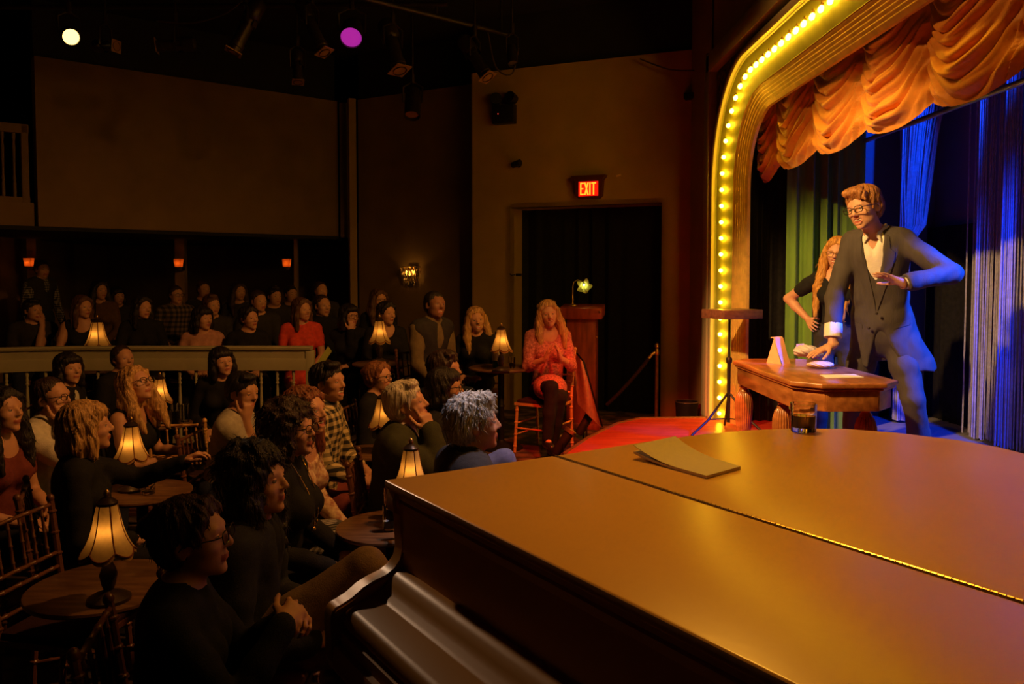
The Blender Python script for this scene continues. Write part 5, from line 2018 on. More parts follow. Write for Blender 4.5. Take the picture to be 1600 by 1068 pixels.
def strands(v, q, c, H, s, style):
    """loose strand ends standing off the hair surface"""
    R = np.random.default_rng(len(v))
    fn_ = np.cross(v[q[:, 2]] - v[q[:, 0]], v[q[:, 3]] - v[q[:, 1]])
    fn_ /= np.linalg.norm(fn_, axis=1)[:, None] + 1e-12
    fc = v[q].mean(1)
    l_ = (fc - c) @ H / s
    ok = np.where(l_[:, 2] > -0.50)[0]
    n = {'spiky': 1300, 'curly': 900, 'longcurly': 1000, 'tousled': 700, 'white': 350, 'receding': 150, 'crop': 150}.get(style, 420)
    pick = R.choice(ok, n)
    crown = c + H @ (V(0, -0.05, 0.115) * s)
    p = fc[pick]
    nn = fn_[pick]
    flow = p - crown
    flow[:, 2] -= 0.08
    flow -= nn * (flow * nn).sum(1)[:, None]
    flow /= np.linalg.norm(flow, axis=1)[:, None] + 1e-9
    lift = {'spiky': 0.75, 'curly': 0.9, 'longcurly': 0.8, 'tousled': 0.6}.get(style, 0.06)
    rnd = R.normal(0, 0.5 if style in ('curly', 'longcurly') else 0.18, (n, 3))
    L = R.uniform(0.018, 0.036, n)[:, None] * s * (0.8 if style == 'spiky' else 1.0 if lift > 0.3 else {'long': 1.5, 'curtain': 1.3}.get(style, 0.8))
    d1 = nn * lift + flow + rnd
    d1 /= np.linalg.norm(d1, axis=1)[:, None]
    d2 = d1 + flow * 0.6 - nn * 0.25 + R.normal(0, 0.25 if lift > 0.3 else 0.1, (n, 3))
    d2[:, 2] -= 0.25
    d2 /= np.linalg.norm(d2, axis=1)[:, None]
    w = np.cross(d1, nn + 0.01)
    w /= np.linalg.norm(w, axis=1)[:, None] + 1e-9
    r = R.uniform(0.0012, 0.0022, n)[:, None] * s
    b0 = p - nn * 0.002
    m_ = b0 + d1 * L * 0.55
    e = m_ + d2 * L * 0.5
    rings = []
    for pt, k in ((b0, 1.0), (m_, 0.8), (e, 0.15)):
        rings.append(pt + w * r * k)
        rings.append(pt - w * r * k * 0.5 + nn * r * k * 0.87)
        rings.append(pt - w * r * k * 0.5 - nn * r * k * 0.87)
    nv = np.stack(rings, 1).reshape(-1, 3)
    base = len(v) + np.arange(n)[:, None] * 9
    fs = []
    for a in (0, 3):
        for k in range(3):
            k2 = (k + 1) % 3
            fs.append(base + np.array([[a + k, a + k2, a + 3 + k2, a + 3 + k]]))
    return np.concatenate([v, nv]), np.concatenate([q] + fs)


def glasses_mesh(c, H, s, m, big=1.0):
    mb = MB()

    def T(x, y, z):
        return Vector(c + H @ (V(x, y, z) * s))
    for q in (-1, 1):
        pts = []
        for i in range(20):
            a = 2 * math.pi * i / 20
            ex = 0.6
            x = 0.0245 * big * math.copysign(abs(math.cos(a)) ** ex, math.cos(a))
            z = 0.0175 * big * math.copysign(abs(math.sin(a)) ** ex, math.sin(a))
            pts.append(T(q * 0.0335 + x, 0.1035 - 0.05 * abs(x + q * 0.0335) ** 1.2, 0.003 + z))
        mb.tube(pts, 0.0021 * s, 6, closed=True)
        mb.tube([T(q * 0.058, 0.100, 0.010), T(q * 0.074, 0.085, 0.010), T(q * 0.082, 0.0, 0.006), T(q * 0.080, -0.02, -0.012)], 0.0020 * s, 6)
    mb.tube([T(-0.010, 0.103, 0.008), T(0, 0.106, 0.010), T(0.010, 0.103, 0.008)], 0.0021 * s, 6)
    return mb.mesh('glasses', m)


SK = skinm('skin_fair', (0.62, 0.32, 0.20))
SK2 = skinm('skin_olive', (0.50, 0.25, 0.14))
SK3 = skinm('skin_brown', (0.30, 0.14, 0.075))
LIP = mat('lip', (0.42, 0.12, 0.09), 0.4, 0, 0.1, 20)
EYE_W = mat('eye_white', (0.45, 0.40, 0.35), 0.25, 0, 0.03, 10, bump=0)
EYE_D = mat('eye_iris', (0.05, 0.035, 0.025), 0.15, 0, 0.2, 30, bump=0)
TEETH = mat('teeth', (0.72, 0.64, 0.52), 0.3, 0, 0.04, 20, bump=0)
M_frame = mat('dark_glasses_frame', (0.02, 0.016, 0.014), 0.25, 0, 0.1, 20, bump=0)
M_shoe = mat('black_shoe_leather', (0.02, 0.018, 0.017), 0.35, 0, 0.2, 20)
STAGE = Vector((2.15, 4.95, 1.75))
REPORT = []


def person(label, head, d, floor=0.0, pose='lap', hair=('short', None), top=None, legs=None, skin=SK, body=0.0, look=None, lean=6.0, side=0.0,
           s=1.0, res=(0.02, 0.012), sleeve='long', neck='crew', fem=False, glasses=None, smile=0.4, teeth=False, tilt=0.0, seat=0.46, chairkind='d',
           chairlabel=None, legpose='sit', jacket=None, standing=False, extra=None, nod=0.0, chairrot=0.0, names=('shirt', 'trousers'), wr=0.004, group=None, turn=0.0, chest=1.0,
           spine=None, arm=1.0, shw=1.0, nfw=0.012, hs=1.0):
    """a seated (or standing) figure whose head centre lies on the line through pixel `head` at distance d"""
    Hw = P(head[0], head[1], d)
    if isinstance(look, (int, float)):
        look = Vector((Hw.x + 3 * math.cos(math.radians(look)), Hw.y + 3 * math.sin(math.radians(look)), 1.75))
    look = STAGE if look is None else Vector(look)
    dv = Vector((look.x - Hw.x, look.y - Hw.y, 0))
    yaw_w = math.atan2(-dv.x, dv.y)                      # world heading of the gaze
    body_w = yaw_w + math.radians(body)
    pit = math.atan2(look.z - Hw.z, dv.length) * 0.6 + math.radians(nod)
    H = euler(yaw_w - body_w + math.radians(turn), pit, math.radians(tilt))
    le, sd_ = math.radians(lean), math.radians(side)
    up = V(math.sin(sd_), math.sin(le) * math.cos(sd_), math.cos(le) * math.cos(sd_))
    rt = nrm(np.cross(V(0, 1, 0), up) + V(1, 0, 0) * 1e-6)
    rt = nrm(V(1, 0, 0) - up * up[0])
    fwd = np.cross(up, rt)
    neck_up = nrm(up * 0.6 + V(0, 0.10, 1.0))
    need = Hw.z - floor
    if standing:
        hipz = 0.93 * s
    else:
        hipz = seat + 0.095
    Ls = (need - hipz - 0.165 * s * neck_up[2]) / up[2]
    raw = Ls
    Ls = min(max(Ls, 0.36), 0.66 if standing else 0.61)
    REPORT.append((label[:40], round(raw, 3), round(need, 2)))
    pel = V(0, 0, hipz)
    nb = pel + up * Ls                                     # base of the neck
    hf = H @ V(0, 1, 0)
    hc = nb + neck_up * 0.165 * s + fwd * 0.012 + nrm(V(hf[0], hf[1], 0)) * nfw
    # root so that the head lands on its place
    cs, sn_ = math.cos(body_w), math.sin(body_w)
    rx = Hw.x - (cs * hc[0] - sn_ * hc[1])
    ry = Hw.y - (sn_ * hc[0] + cs * hc[1])
    rz_ = Hw.z - hc[2]
    root = thing('person', label, 'person', (rx, ry, rz_), body_w, group)
    w_ = (0.90 if fem else 1.0) * s
    vc, vf = res
    # ---- joints
    shz = nb - up * 0.035
    SL, SR = shz - rt * 0.172 * w_ * shw, shz + rt * 0.172 * w_ * shw
    hipL, hipR = pel - V(0.085, 0, 0.015) * s, pel + V(0.085, 0, -0.015) * s
    if standing:
        kn = {-1: hipL + V(-0.02, 0.03, -0.43 * s), 1: hipR + V(0.02, 0.03, -0.43 * s)}
        an = {-1: V(hipL[0] - 0.03, -0.02, 0.09), 1: V(hipR[0] + 0.03, -0.02, 0.09)}
    elif legpose == 'cross':
        kn = {-1: V(-0.07, 0.42, seat + 0.07), 1: V(-0.01, 0.44, seat + 0.18)}
        an = {-1: V(-0.06, 0.40, 0.09), 1: V(-0.13, 0.58, seat - 0.20)}
    else:
        kn = {-1: V(-0.12, 0.41, seat + 0.075), 1: V(0.12, 0.41, seat + 0.075)}
        an = {-1: V(-0.12, 0.37, 0.09), 1: V(0.12, 0.37, 0.09)}
    if extra and 'knee' in extra:
        kn.update(extra['knee'])
    if extra and 'ankle' in extra:
        an.update(extra['ankle'])
    toe = {q: an[q] + V(q * 0.02, 0.15, -0.045) for q in (-1, 1)}
    if legpose == 'cross':
        toe[1] = an[1] + V(-0.02, 0.14, -0.05)
    # ---- hands
    lapz = seat + 0.155 if not standing else hipz
    Hn = {}
    if pose == 'lap':
        Hn = {1: (V(0.10, 0.26, lapz + 0.02), V(-0.55, 0.75, -0.2), V(0.2, 0.2, 1), 0.5), -1: (V(-0.10, 0.27, lapz + 0.02), V(0.55, 0.75, -0.2), V(-0.2, 0.2, 1), 0.5)}
    elif pose == 'folded':
        Hn = {1: (V(0.07, 0.30, lapz + 0.06), V(-0.85, 0.45, -0.1), V(0.3, 0.5, 0.8), 0.8), -1: (V(-0.07, 0.32, lapz + 0.05), V(0.85, 0.40, -0.1), V(-0.3, 0.5, 0.8), 0.8)}
    elif pose == 'chinR' or pose == 'chinL':
        q = 1 if pose == 'chinR' else -1
        tgt = hc + H @ V(q * 0.045, 0.075, -0.155) * s
        Hn = {q: (tgt, H @ V(-q * 0.15, 0.05, 1.0), H @ V(q * 0.35, 1.0, -0.1), 0.75), -q: (V(-q * 0.06, 0.28, lapz + 0.05), V(q * 0.8, 0.5, 0), V(0, 0.3, 1), 0.5)}
    elif pose == 'clap':
        m_ = nb + fwd * 0.29 - up * 0.20
        Hn = {1: (m_ + rt * 0.055, nrm(-rt * 0.30 + up * 0.9 + fwd * 0.3), rt * 1.0 + fwd * 0.1, 0.15), -1: (m_ - rt * 0.075 + up * 0.01, nrm(rt * 0.25 + up * 0.9 + fwd * 0.3), -rt + fwd * 0.1, 0.15)}
    elif pose == 'table':
        Hn = {1: (V(0.13, 0.36, seat + 0.29), V(-0.6, 0.7, 0), V(0, 0, 1), 0.4), -1: (V(-0.13, 0.36, seat + 0.29), V(0.6, 0.7, 0), V(0, 0, 1), 0.4)}
    if extra and 'hands' in extra:
        Hn.update(extra['hands'](dict(nb=nb, up=up, rt=rt, fwd=fwd, hc=hc, H=H, lapz=lapz, seat=seat)))
    ua, fa_ = 0.285 * s * arm, 0.250 * s * arm
    el, wr_ = {}, {}
    hints = {1: V(0.55, -0.45, -0.9), -1: V(-0.55, -0.45, -0.9)}
    if extra and 'hints' in extra:
        hints.update(extra['hints'])
    for q, S_ in ((-1, SL), (1, SR)):
        el[q], wr_[q] = ik(S_, Hn[q][0], ua, fa_, hints[q])
    # ---- skin body: one continuous surface
    b = Blob()
    sb, s = s, s * hs
    head_prims(b, hc, H, s, smile, fem, open_mouth=teeth)
    b.cone(nb - up * 0.03, hc + H @ V(0, -0.022, -0.06) * s, 0.056 * w_, 0.050 * w_, 0.03)
    nF = (fwd, 0.68)
    s, sh = sb, s
    b.cone(pel + up * 0.02, pel + up * Ls * 0.42, 0.150 * w_, 0.128 * w_, 0.05, nF)
    b.cone(pel + up * Ls * 0.42, pel + up * Ls * 0.80, 0.128 * w_, 0.158 * w_, 0.05, nF)
    b.cone(SL + rt * 0.03, SR - rt * 0.03, 0.056 * w_, 0.056 * w_, 0.05)
    b.cone(SL + rt * 0.02, nb + up * 0.02, 0.045 * w_, 0.045 * w_, 0.04)
    b.cone(SR - rt * 0.02, nb + up * 0.02, 0.045 * w_, 0.045 * w_, 0.04)
    if fem:
        for q in (-1, 1):
            b.ell(pel + up * Ls * 0.66 + fwd * 0.075 + rt * q * 0.068, (0.062 * chest,) * 3, None, 0.03)
    for q, S_ in ((-1, SL), (1, SR)):
        b.chain([S_, S_ * 0.5 + el[q] * 0.5, el[q]], [0.053 * w_, 0.047 * w_, 0.039 * w_], 0.025)
        b.chain([el[q], el[q] * 0.65 + wr_[q] * 0.35, wr_[q]], [0.039 * w_, 0.040 * w_, 0.026 * w_], 0.015)
        hd = Hn[q]
        opt = hd[4] if len(hd) > 4 else {}
        lo, hi = hand(b, wr_[q], hd[1], hd[2], q * 1.0, hd[3], s=(0.92 if fem else 1.0) * s, **opt)
        b.dense.append((lo, hi))
        hp = hipL if q < 0 else hipR
        b.chain([hp, kn[q], an[q]], [0.082 * w_, 0.057 * w_, 0.038 * w_], 0.03)
        b.cone(an[q] - V(0, 0.02, 0.02), toe[q], 0.032, 0.022, 0.02)
    vv, qq = b.mesh(vc, vf)
    vv = relax(vv, qq, 1, 0.4)
    cen = vv[qq].mean(1)
    lc = (cen - hc) @ H / sh
    lipm = (np.abs(lc[:, 0]) < 0.0235) & (lc[:, 1] > 0.0745) & (np.abs(lc[:, 2] + 0.0605) < (0.013 if teeth else 0.0095))
    me = np_mesh('body', vv, qq, [skin, LIP], lipm.astype(int))
    obj('body', me, root)
    # ---- eyes, teeth, brows
    s = sh
    for q in (-1, 1):
        c_ = hc + H @ V(q * 0.0310, 0.0712, 0.004) * s
        mb = MB()
        mb.ball(c_, (0.0125 * s, 0.0125 * s, 0.0100 * s), 14, 10, Matrix(H.tolist()))
        mb.mi = 1
        f_ = Vector(c_) + Vector(H @ V(0, 0.0058, 0.0)) * s
        mb.ball(f_, 0.0072 * s, 12, 8)
        ey = mb.build('eye', [EYE_W, EYE_D], root, True, False)
        ld = MB()
        ld.ball(hc + H @ V(q * 0.0310, 0.0715, 0.0085) * s, (0.0145 * s, 0.0130 * s, 0.0062 * s), 14, 8, Matrix(H.tolist()) @ Matrix.Rotation(0.12 + 0.25 * smile, 3, 'X'))
        ld.build('eyelid', skin, ey)
    hm = hair[1]
    for q in (-1, 1):
        mb = MB()
        mb.tube([Vector(hc + H @ V(q * x, y, z) * s) for x, y, z in ((0.015, 0.0835, 0.0275), (0.030, 0.0805, 0.0305), (0.046, 0.0660, 0.0255))], [0.0026 * s, 0.0030 * s, 0.0012 * s], 6)
        mb.build('eyebrow', hm if not fem else EYE_D, root)
    if teeth:
        mb = MB()
        mb.ball(hc + H @ V(0, 0.0715, -0.0575) * s, (0.025 * s, 0.0142 * s, 0.0064 * s), 16, 8, Matrix(H.tolist()))
        mb.build('teeth', TEETH, root)
    # ---- hair
    if hair[0]:
        hb = Blob()
        hair_prims(hb, hc, H, s, hair[0], hair[2] if len(hair) > 2 else 1.0)
        nz = {'curly': (0.012, 70, 3), 'longcurly': (0.012, 60, 5), 'tousled': (0.007, 75, 8), 'spiky': (0.006, 95, 2), 'long': (0.004, 55, 4), 'white': (0.003, 60, 6), 'bob': (0.003, 60, 1)}.get(hair[0], (0.0025, 70, 9))
        v2, q2 = hb.mesh(max(vf * 0.85, 0.0052), None, nz)
        v2 = comb(v2, q2, hc, H, s, hair[0])
        if vf < 0.008 and hair[0] != 'quiff':
            v2, q2 = strands(v2, q2, hc, H, s, hair[0])
        obj('hair', np_mesh('hair', v2, q2, hm), root)
    if glasses:
        obj('glasses', glasses_mesh(hc, H, s, glasses if not isinstance(glasses, bool) else M_frame), root)
    s = sb
    # ---- top garment
    def torso(bb, g, low=0.0, arms=None, k=0.03, hem=0.05):
        bb.cone(pel + up * (0.02 - hem + low), pel + up * Ls * 0.42, (0.150 + g) * w_, (0.132 + g) * w_, 0.05, (fwd, 0.70))
        bb.cone(pel + up * Ls * 0.42, pel + up * Ls * 0.80, (0.132 + g) * w_, (0.160 + g) * w_, 0.05, (fwd, 0.70))
        bb.cone(SL + rt * 0.03, SR - rt * 0.03, (0.056 + g) * w_, (0.056 + g) * w_, 0.05)
        bb.cone(SL + rt * 0.02, nb + up * 0.015, (0.045 + g) * w_, (0.045 + g * 0.6) * w_, 0.04)
        bb.cone(SR - rt * 0.02, nb + up * 0.015, (0.045 + g) * w_, (0.045 + g * 0.6) * w_, 0.04)
        if fem:
            for q in (-1, 1):
                bb.ell(pel + up * Ls * 0.66 + fwd * 0.078 + rt * q * 0.068, (0.064 * chest + g,) * 3, None, 0.04)
        for q, S_ in ((-1, SL), (1, SR)):
            if arms == 'none':
                continue
            fr = {'short': 0.55, 'long': 1.0, 'elbow': 1.0, 'roll': 1.0}[arms]
            e_ = S_ + (el[q] - S_) * fr
            bb.chain([S_, S_ * 0.5 + e_ * 0.5, e_], [(0.054 + g) * w_, (0.050 + g) * w_, (0.042 + g * (1.4 if arms == 'short' else 1)) * w_], 0.02)
            if arms in ('long', 'roll'):
                w2 = wr_[q] if arms == 'long' else el[q] * 0.55 + wr_[q] * 0.45
                bb.chain([el[q], el[q] * 0.5 + w2 * 0.5, w2], [(0.042 + g) * w_, (0.040 + g) * w_, (0.031 + g * 1.1) * w_], 0.015)
        bb.dense = []

    def neckcut(bb, kind, g):
        if kind == 'crew':
            bb.ell(nb + up * 0.055 + fwd * 0.012, (0.070 * w_, 0.066 * w_, 0.050), None, 0.008, True)
        elif kind == 'v':
            bb.ell(nb + up * 0.05 + fwd * 0.012, (0.070 * w_, 0.066 * w_, 0.05), None, 0.008, True)
            bb.cone(nb + fwd * 0.115 + up * 0.06, nb + fwd * 0.145 - up * 0.15, 0.060 * w_, 0.006, 0.006, None, True)
        elif kind == 'scoop':
            bb.ell(nb + up * 0.02 + fwd * 0.065, (0.095 * w_, 0.10, 0.095), None, 0.008, True)
        elif kind == 'high':
            bb.cone(nb - up * 0.02, nb + up * 0.055 + fwd * 0.01, (0.062 + g) * w_, (0.056 + g) * w_, 0.015)
            bb.ell(nb + up * 0.10 + fwd * 0.02, (0.060 * w_, 0.060 * w_, 0.045), None, 0.004, True)
        elif kind == 'tank':
            bb.ell(nb + up * 0.02 + fwd * 0.075, (0.088 * w_, 0.10, 0.11), None, 0.008, True)
            bb.ell(nb + up * 0.02 - fwd * 0.075, (0.088 * w_, 0.10, 0.10), None, 0.008, True)
            for S_, q in ((SL, -1), (SR, 1)):
                bb.ell(S_ + rt * q * 0.075, (0.075, 0.12, 0.14), None, 0.008, True)
    vt = max(vc * 0.75, 0.009)
    if top:
        tb_ = Blob()
        torso(tb_, 0.012, 0.0, 'none' if neck == 'tank' else sleeve, hem=0.05 if not standing else -0.06)
        neckcut(tb_, neck, 0.012)
        v3, q3 = tb_.mesh(vt, None, (wr, 34, 5))
        v3 = relax(v3, q3, 1, 0.4)
        obj(names[0], np_mesh(names[0], v3, q3, top), root)
    if jacket:
        jm, jn, jsl, jopen = jacket
        jb = Blob()
        torso(jb, 0.026, -0.03, jsl)
        jb.ell(nb + up * 0.055 + fwd * 0.012, (0.078 * w_, 0.072 * w_, 0.05), None, 0.008, True)
        jb.cone(nb + fwd * 0.13 + up * 0.05, pel + fwd * 0.20 + up * (Ls * 0.25), (0.030 + 0.05 * jopen) * w_, (0.02 + 0.05 * jopen) * w_, 0.01, None, True)
        v3, q3 = jb.mesh(vt, None, (wr * 1.3, 28, 11))
        v3 = relax(v3, q3, 1, 0.4)
        obj(jn, np_mesh(jn, v3, q3, jm), root)
    # ---- legs
    if legs:
        lb = Blob()
        lb.cone(pel - V(0.05, 0, 0) * w_, pel + V(0.05, 0, 0) * w_, 0.125 * w_, 0.125 * w_, 0.04, (V(0, 0, 1), 0.85))
        if standing:
            lb.cone(pel - V(0, 0, 0.02), pel + up * 0.075, 0.160 * w_, 0.156 * w_, 0.03, (fwd, 0.74))
        if sleeve == 'dress' or names[1] == 'skirt':
            lb.chain([pel, pel + V(0, 0.25, 0.0), pel + V(0, 0.36, -0.0)], [0.15, 0.15, 0.13], 0.06, (V(0, 0, 1), 0.75))
        for q in (-1, 1):
            hp = hipL if q < 0 else hipR
            lb.chain([hp, hp * 0.5 + kn[q] * 0.5, kn[q]], [0.094 * w_, 0.085 * w_, 0.068 * w_], 0.03)
            if names[1] != 'skirt':
                lb.chain([kn[q], kn[q] * 0.5 + an[q] * 0.5, an[q]], [0.067 * w_, 0.063 * w_, 0.052 * w_], 0.02)
        v4, q4 = lb.mesh(vt * 1.15, None, (wr, 30, 4))
        v4 = relax(v4, q4, 1, 0.4)
        obj(names[1], np_mesh(names[1], v4, q4, legs), root)
    for q in (-1, 1):
        f = Blob()
        tip = toe[q]
        f.cone(an[q] - V(0, 0.03, 0.045), tip, 0.040, 0.034, 0.02, None)
        f.cone(an[q] - V(0, 0.01, 0.0), an[q] - V(0, 0.02, 0.045), 0.042, 0.040, 0.02)
        v5, q5 = f.mesh(0.016)
        obj('shoe', np_mesh('shoe', v5, q5, M_shoe), root)
    if not standing and chairkind:
        cl = chairlabel or ('spindle-back chair under the ' + label)
        cl = ' '.join(cl.split()[:16])
        q = Matrix.Rotation(body_w + math.radians(chairrot), 3, 'Z') @ Vector((0, 0.06, 0))
        chair((rx + q.x, ry + q.y, floor), body_w + math.radians(chairrot), cl, chairkind)
    return dict(root=root, nb=nb, up=up, rt=rt, fwd=fwd, hc=hc, H=H, pel=pel, SL=SL, SR=SR, el=el, wr=wr_, Ls=Ls, s=s, w=w_, kn=kn, an=an)
# ================================================================== CAST
BLK = fabric('black_cotton', (0.016, 0.015, 0.016))
CHAR = fabric('charcoal_cotton', (0.04, 0.036, 0.035))
NAVY = fabric('navy_cloth', (0.025, 0.03, 0.06))
DENIM = fabric('dark_denim', (0.05, 0.06, 0.10))
BLUEJ = fabric('light_blue_denim', (0.20, 0.27, 0.48))
WHT = fabric('white_cotton', (0.70, 0.64, 0.55))
GREY = fabric('grey_marl', (0.42, 0.37, 0.31))
OLIVE = fabric('olive_knit', (0.20, 0.15, 0.075))
GREENK = fabric('dark_green_knit', (0.05, 0.05, 0.025))
MAROON = fabric('maroon_cotton', (0.20, 0.045, 0.035))
CORAL = fabric('coral_red_cotton', (0.80, 0.085, 0.05))
PINK = fabric('dusty_pink_cotton', (0.60, 0.30, 0.24))
CREAMT = mat('cream_floral_blouse', (0.60, 0.48, 0.30), 0.8, 0, 0.5, 38, bump=0.1, dark=(0.30, 0.08, 0.05))
LACE = mat('rose_lace_dress', (0.62, 0.22, 0.20), 0.75, 0, 0.5, 55, bump=0.4, bscale=130, dark=(0.26, 0.05, 0.05))
KHAKI = fabric('khaki_twill', (0.26, 0.17, 0.10))
BROWNT = fabric('brown_cotton', (0.13, 0.07, 0.04))
PLAID1 = plaidm('black_yellow_plaid', (0.015, 0.014, 0.013), (0.62, 0.48, 0.24), 0.045)
PLAID2 = plaidm('dark_check', (0.02, 0.02, 0.02), (0.20, 0.14, 0.10), 0.06)
PATT = plaidm('white_black_print', (0.012, 0.012, 0.014), (0.34, 0.32, 0.30), 0.03)
H_BLK = hairm('hair_black', (0.018, 0.012, 0.010))
H_DBR = hairm('hair_dark_brown', (0.045, 0.022, 0.013))
H_BR = hairm('hair_brown', (0.12, 0.055, 0.025))
H_AUB = hairm('hair_auburn', (0.26, 0.085, 0.030))
H_BLO = hairm('hair_blonde', (0.62, 0.36, 0.14), (0.26, 0.13, 0.045))
H_SAND = hairm('hair_sandy', (0.40, 0.17, 0.05), (0.16, 0.06, 0.02))
H_WHT = hairm('hair_white', (0.72, 0.66, 0.58), (0.34, 0.29, 0.24))
H_SIL = hairm('hair_silver', (0.70, 0.70, 0.70), (0.30, 0.29, 0.29))
NEAR = (0.016, 0.0068)
MID = (0.020, 0.0095)
FAR = (0.030, 0.0165)

# ------------------------------------------------ on the stage: the man in the suit
M_suit = mat('charcoal_suit_wool', (0.075, 0.062, 0.058), 0.75, 0, 0.12, 40, (1, 1, 0.1), 0.2, 200, spec=0.25)
M_shirt = mat('white_dotted_shirt', (0.80, 0.74, 0.66), 0.7, 0, 0.05, 60, bump=0.2, bscale=160)


SX = 5.05
Hm = P(1350, 325, SX)
look_m = (-2.0, 2.3, 1.05)


# local position of the planted wrist
_dv = Vector((look_m[0] - Hm.x, look_m[1] - Hm.y, 0))
man_kw = dict(floor=ST, standing=True, s=1.05, look=look_m, lean=14, side=2, arm=1.24, shw=0.78, nfw=0.115, hs=1.07, res=(0.014, 0.0056), skin=SK, hair=('quiff', H_SAND), top=M_shirt, neck='v', legs=M_suit, 
              names=('shirt', 'trousers'), sleeve='none', smile=0.7, teeth=True, glasses=True, tilt=9, nod=-2, body=22, wr=0.004)
# the wrist target needs the root, so the pose is worked out from a first pass of the same numbers
def man_local(world):
    yaw = math.atan2(-_dv.x, _dv.y)
    bw = yaw + math.radians(man_kw['body'])
    le, sd_ = math.radians(man_kw['lean']), math.radians(man_kw['side'])
    up = V(math.sin(sd_), math.sin(le) * math.cos(sd_), math.cos(le) * math.cos(sd_))
    rt = nrm(V(1, 0, 0) - up * up[0])
    fwd = np.cross(up, rt)
    nu = nrm(up * 0.6 + V(0, 0.10, 1.0))
    hipz = 0.93 * man_kw['s']
    Ls = min(max((Hm.z - ST - hipz - 0.165 * man_kw['s'] * nu[2]) / up[2], 0.36), 0.66)
    Hh = euler(-math.radians(man_kw['body']), 0, 0) @ V(0, 1, 0)
    hc = V(0, 0, hipz) + up * Ls + nu * 0.165 * man_kw['s'] + fwd * 0.012 + nrm(V(Hh[0], Hh[1], 0)) * man_kw['nfw']
    cs, sn_ = math.cos(bw), math.sin(bw)
    rx, ry, rz = Hm.x - (cs * hc[0] - sn_ * hc[1]), Hm.y - (sn_ * hc[0] + cs * hc[1]), Hm.z - hc[2]
    dx, dy = world.x - rx, world.y - ry
    return V(cs * dx + sn_ * dy, -sn_ * dx + cs * dy, world.z - rz), bw


plant_w = P(1298, 553, 5.16)
plant_l, man_bw = man_local(plant_w)
tip_l, _ = man_local(P(1254, 571, 5.16))
fdir = nrm(tip_l - plant_l)


def man_hands(j):
    nb, up, rt, fwd = j['nb'], j['up'], j['rt'], j['fwd']
    return {1: (plant_l, fdir, V(0, 0.1, 1.0), 0.10, dict(spread=0.15, thumb_out=0.9)),
            -1: (nb - rt * 0.20 + fwd * 0.33 - up * 0.235, nrm(rt * 0.70 + up * 0.45 + fwd * 0.25), nrm(-fwd * 0.50 - rt * 0.15 + up * 0.75), 0.10, dict(spread=0.20, thumb_out=0.9))}


J = person('young man in charcoal suit and glasses leaning one hand on the stage table', (1350, 325), SX,
           extra=dict(hands=man_hands, hints={1: V(0.9, -0.5, -0.1), -1: V(-1.0, -0.25, -0.35)}, knee={-1: V(-0.20, 0.06, 0.55), 1: V(0.16, 0.00, 0.55)}, ankle={-1: V(-0.25, -0.10, 0.09), 1: V(0.20, -0.10, 0.09)}), pose='none', **man_kw)
R0 = J['root']
nb, up, rt, fwd, pel, Ls, w_ = J['nb'], J['up'], J['rt'], J['fwd'], J['pel'], J['Ls'], J['w']
btn = pel + up * 0.17 + fwd * 0.13 - rt * 0.01
jb = Blob()
g = 0.026
jb.cone(pel - up * 0.03, pel + up * Ls * 0.42, (0.150 + g) * w_, (0.128 + g) * w_, 0.05, (fwd, 0.72))
jb.cone(pel + up * Ls * 0.42, pel + up * Ls * 0.80, (0.130 + g) * w_, (0.160 + g) * w_, 0.05, (fwd, 0.70))
jb.cone(J['SL'] + rt * 0.02, J['SR'] - rt * 0.02, (0.058 + g * 0.6) * w_, (0.058 + g * 0.6) * w_, 0.04)
jb.cone(J['SL'] + rt * 0.02, nb + up * 0.02, (0.046 + g) * w_, (0.044 + g * 0.5) * w_, 0.03)
jb.cone(J['SR'] - rt * 0.02, nb + up * 0.02, (0.046 + g) * w_, (0.044 + g * 0.5) * w_, 0.03)
# skirts of the jacket swing out at the hips
jb.cone(pel + up * 0.08, pel - up * 0.26 - rt * 0.125 + fwd * 0.015, 0.160 * w_, 0.172 * w_, 0.04, (fwd, 0.80))
jb.cone(pel + up * 0.08, pel - up * 0.26 + rt * 0.050 + fwd * 0.02, 0.160 * w_, 0.160 * w_, 0.04, (fwd, 0.80))
cuff = {1: J['el'][1] * 0.46 + J['wr'][1] * 0.54, -1: J['el'][-1] * 0.08 + J['wr'][-1] * 0.92}
for q, S_ in ((-1, J['SL']), (1, J['SR'])):
    e_ = J['el'][q]
    jb.chain([S_, S_ * 0.5 + e_ * 0.5, e_], [(0.058 + g * 0.5) * w_, (0.050 + g * 0.5) * w_, (0.045 + g * 0.5) * w_], 0.02)
    jb.chain([e_, cuff[q]], [(0.045 + g * 0.5) * w_, (0.038 + g * 0.6) * w_], 0.015)
    d_ = nrm(J['wr'][q] - e_)
    jb.ell(cuff[q] + d_ * 0.055, (0.075, 0.075, 0.050), np.array(Vector(d_).to_track_quat('Z', 'Y').to_matrix()), 0.004, True)
jb.ell(nb + up * 0.06 + fwd * 0.01, (0.080, 0.075, 0.055), None, 0.008, True)
jb.ell(pel - up * 0.70, (0.62, 0.62, 0.50), None, 0.004, True)        # straight hem
jb.cone(nb + fwd * 0.12 + up * 0.05, btn + fwd * 0.03 + up * 0.02, 0.078, 0.006, 0.006, None, True)          # chest opening
jb.cone(btn + fwd * 0.04 - up * 0.03, pel - up * 0.34 + fwd * 0.16 - rt * 0.035, 0.004, 0.150, 0.005, None, True)   # cutaway below the button
v3, q3 = jb.mesh(0.0085, None, (0.0055, 26, 21))
v3 = relax(v3, q3, 1, 0.4)
jk = obj('jacket', np_mesh('jacket', v3, q3, M_suit), R0)
from mathutils.bvhtree import BVHTree
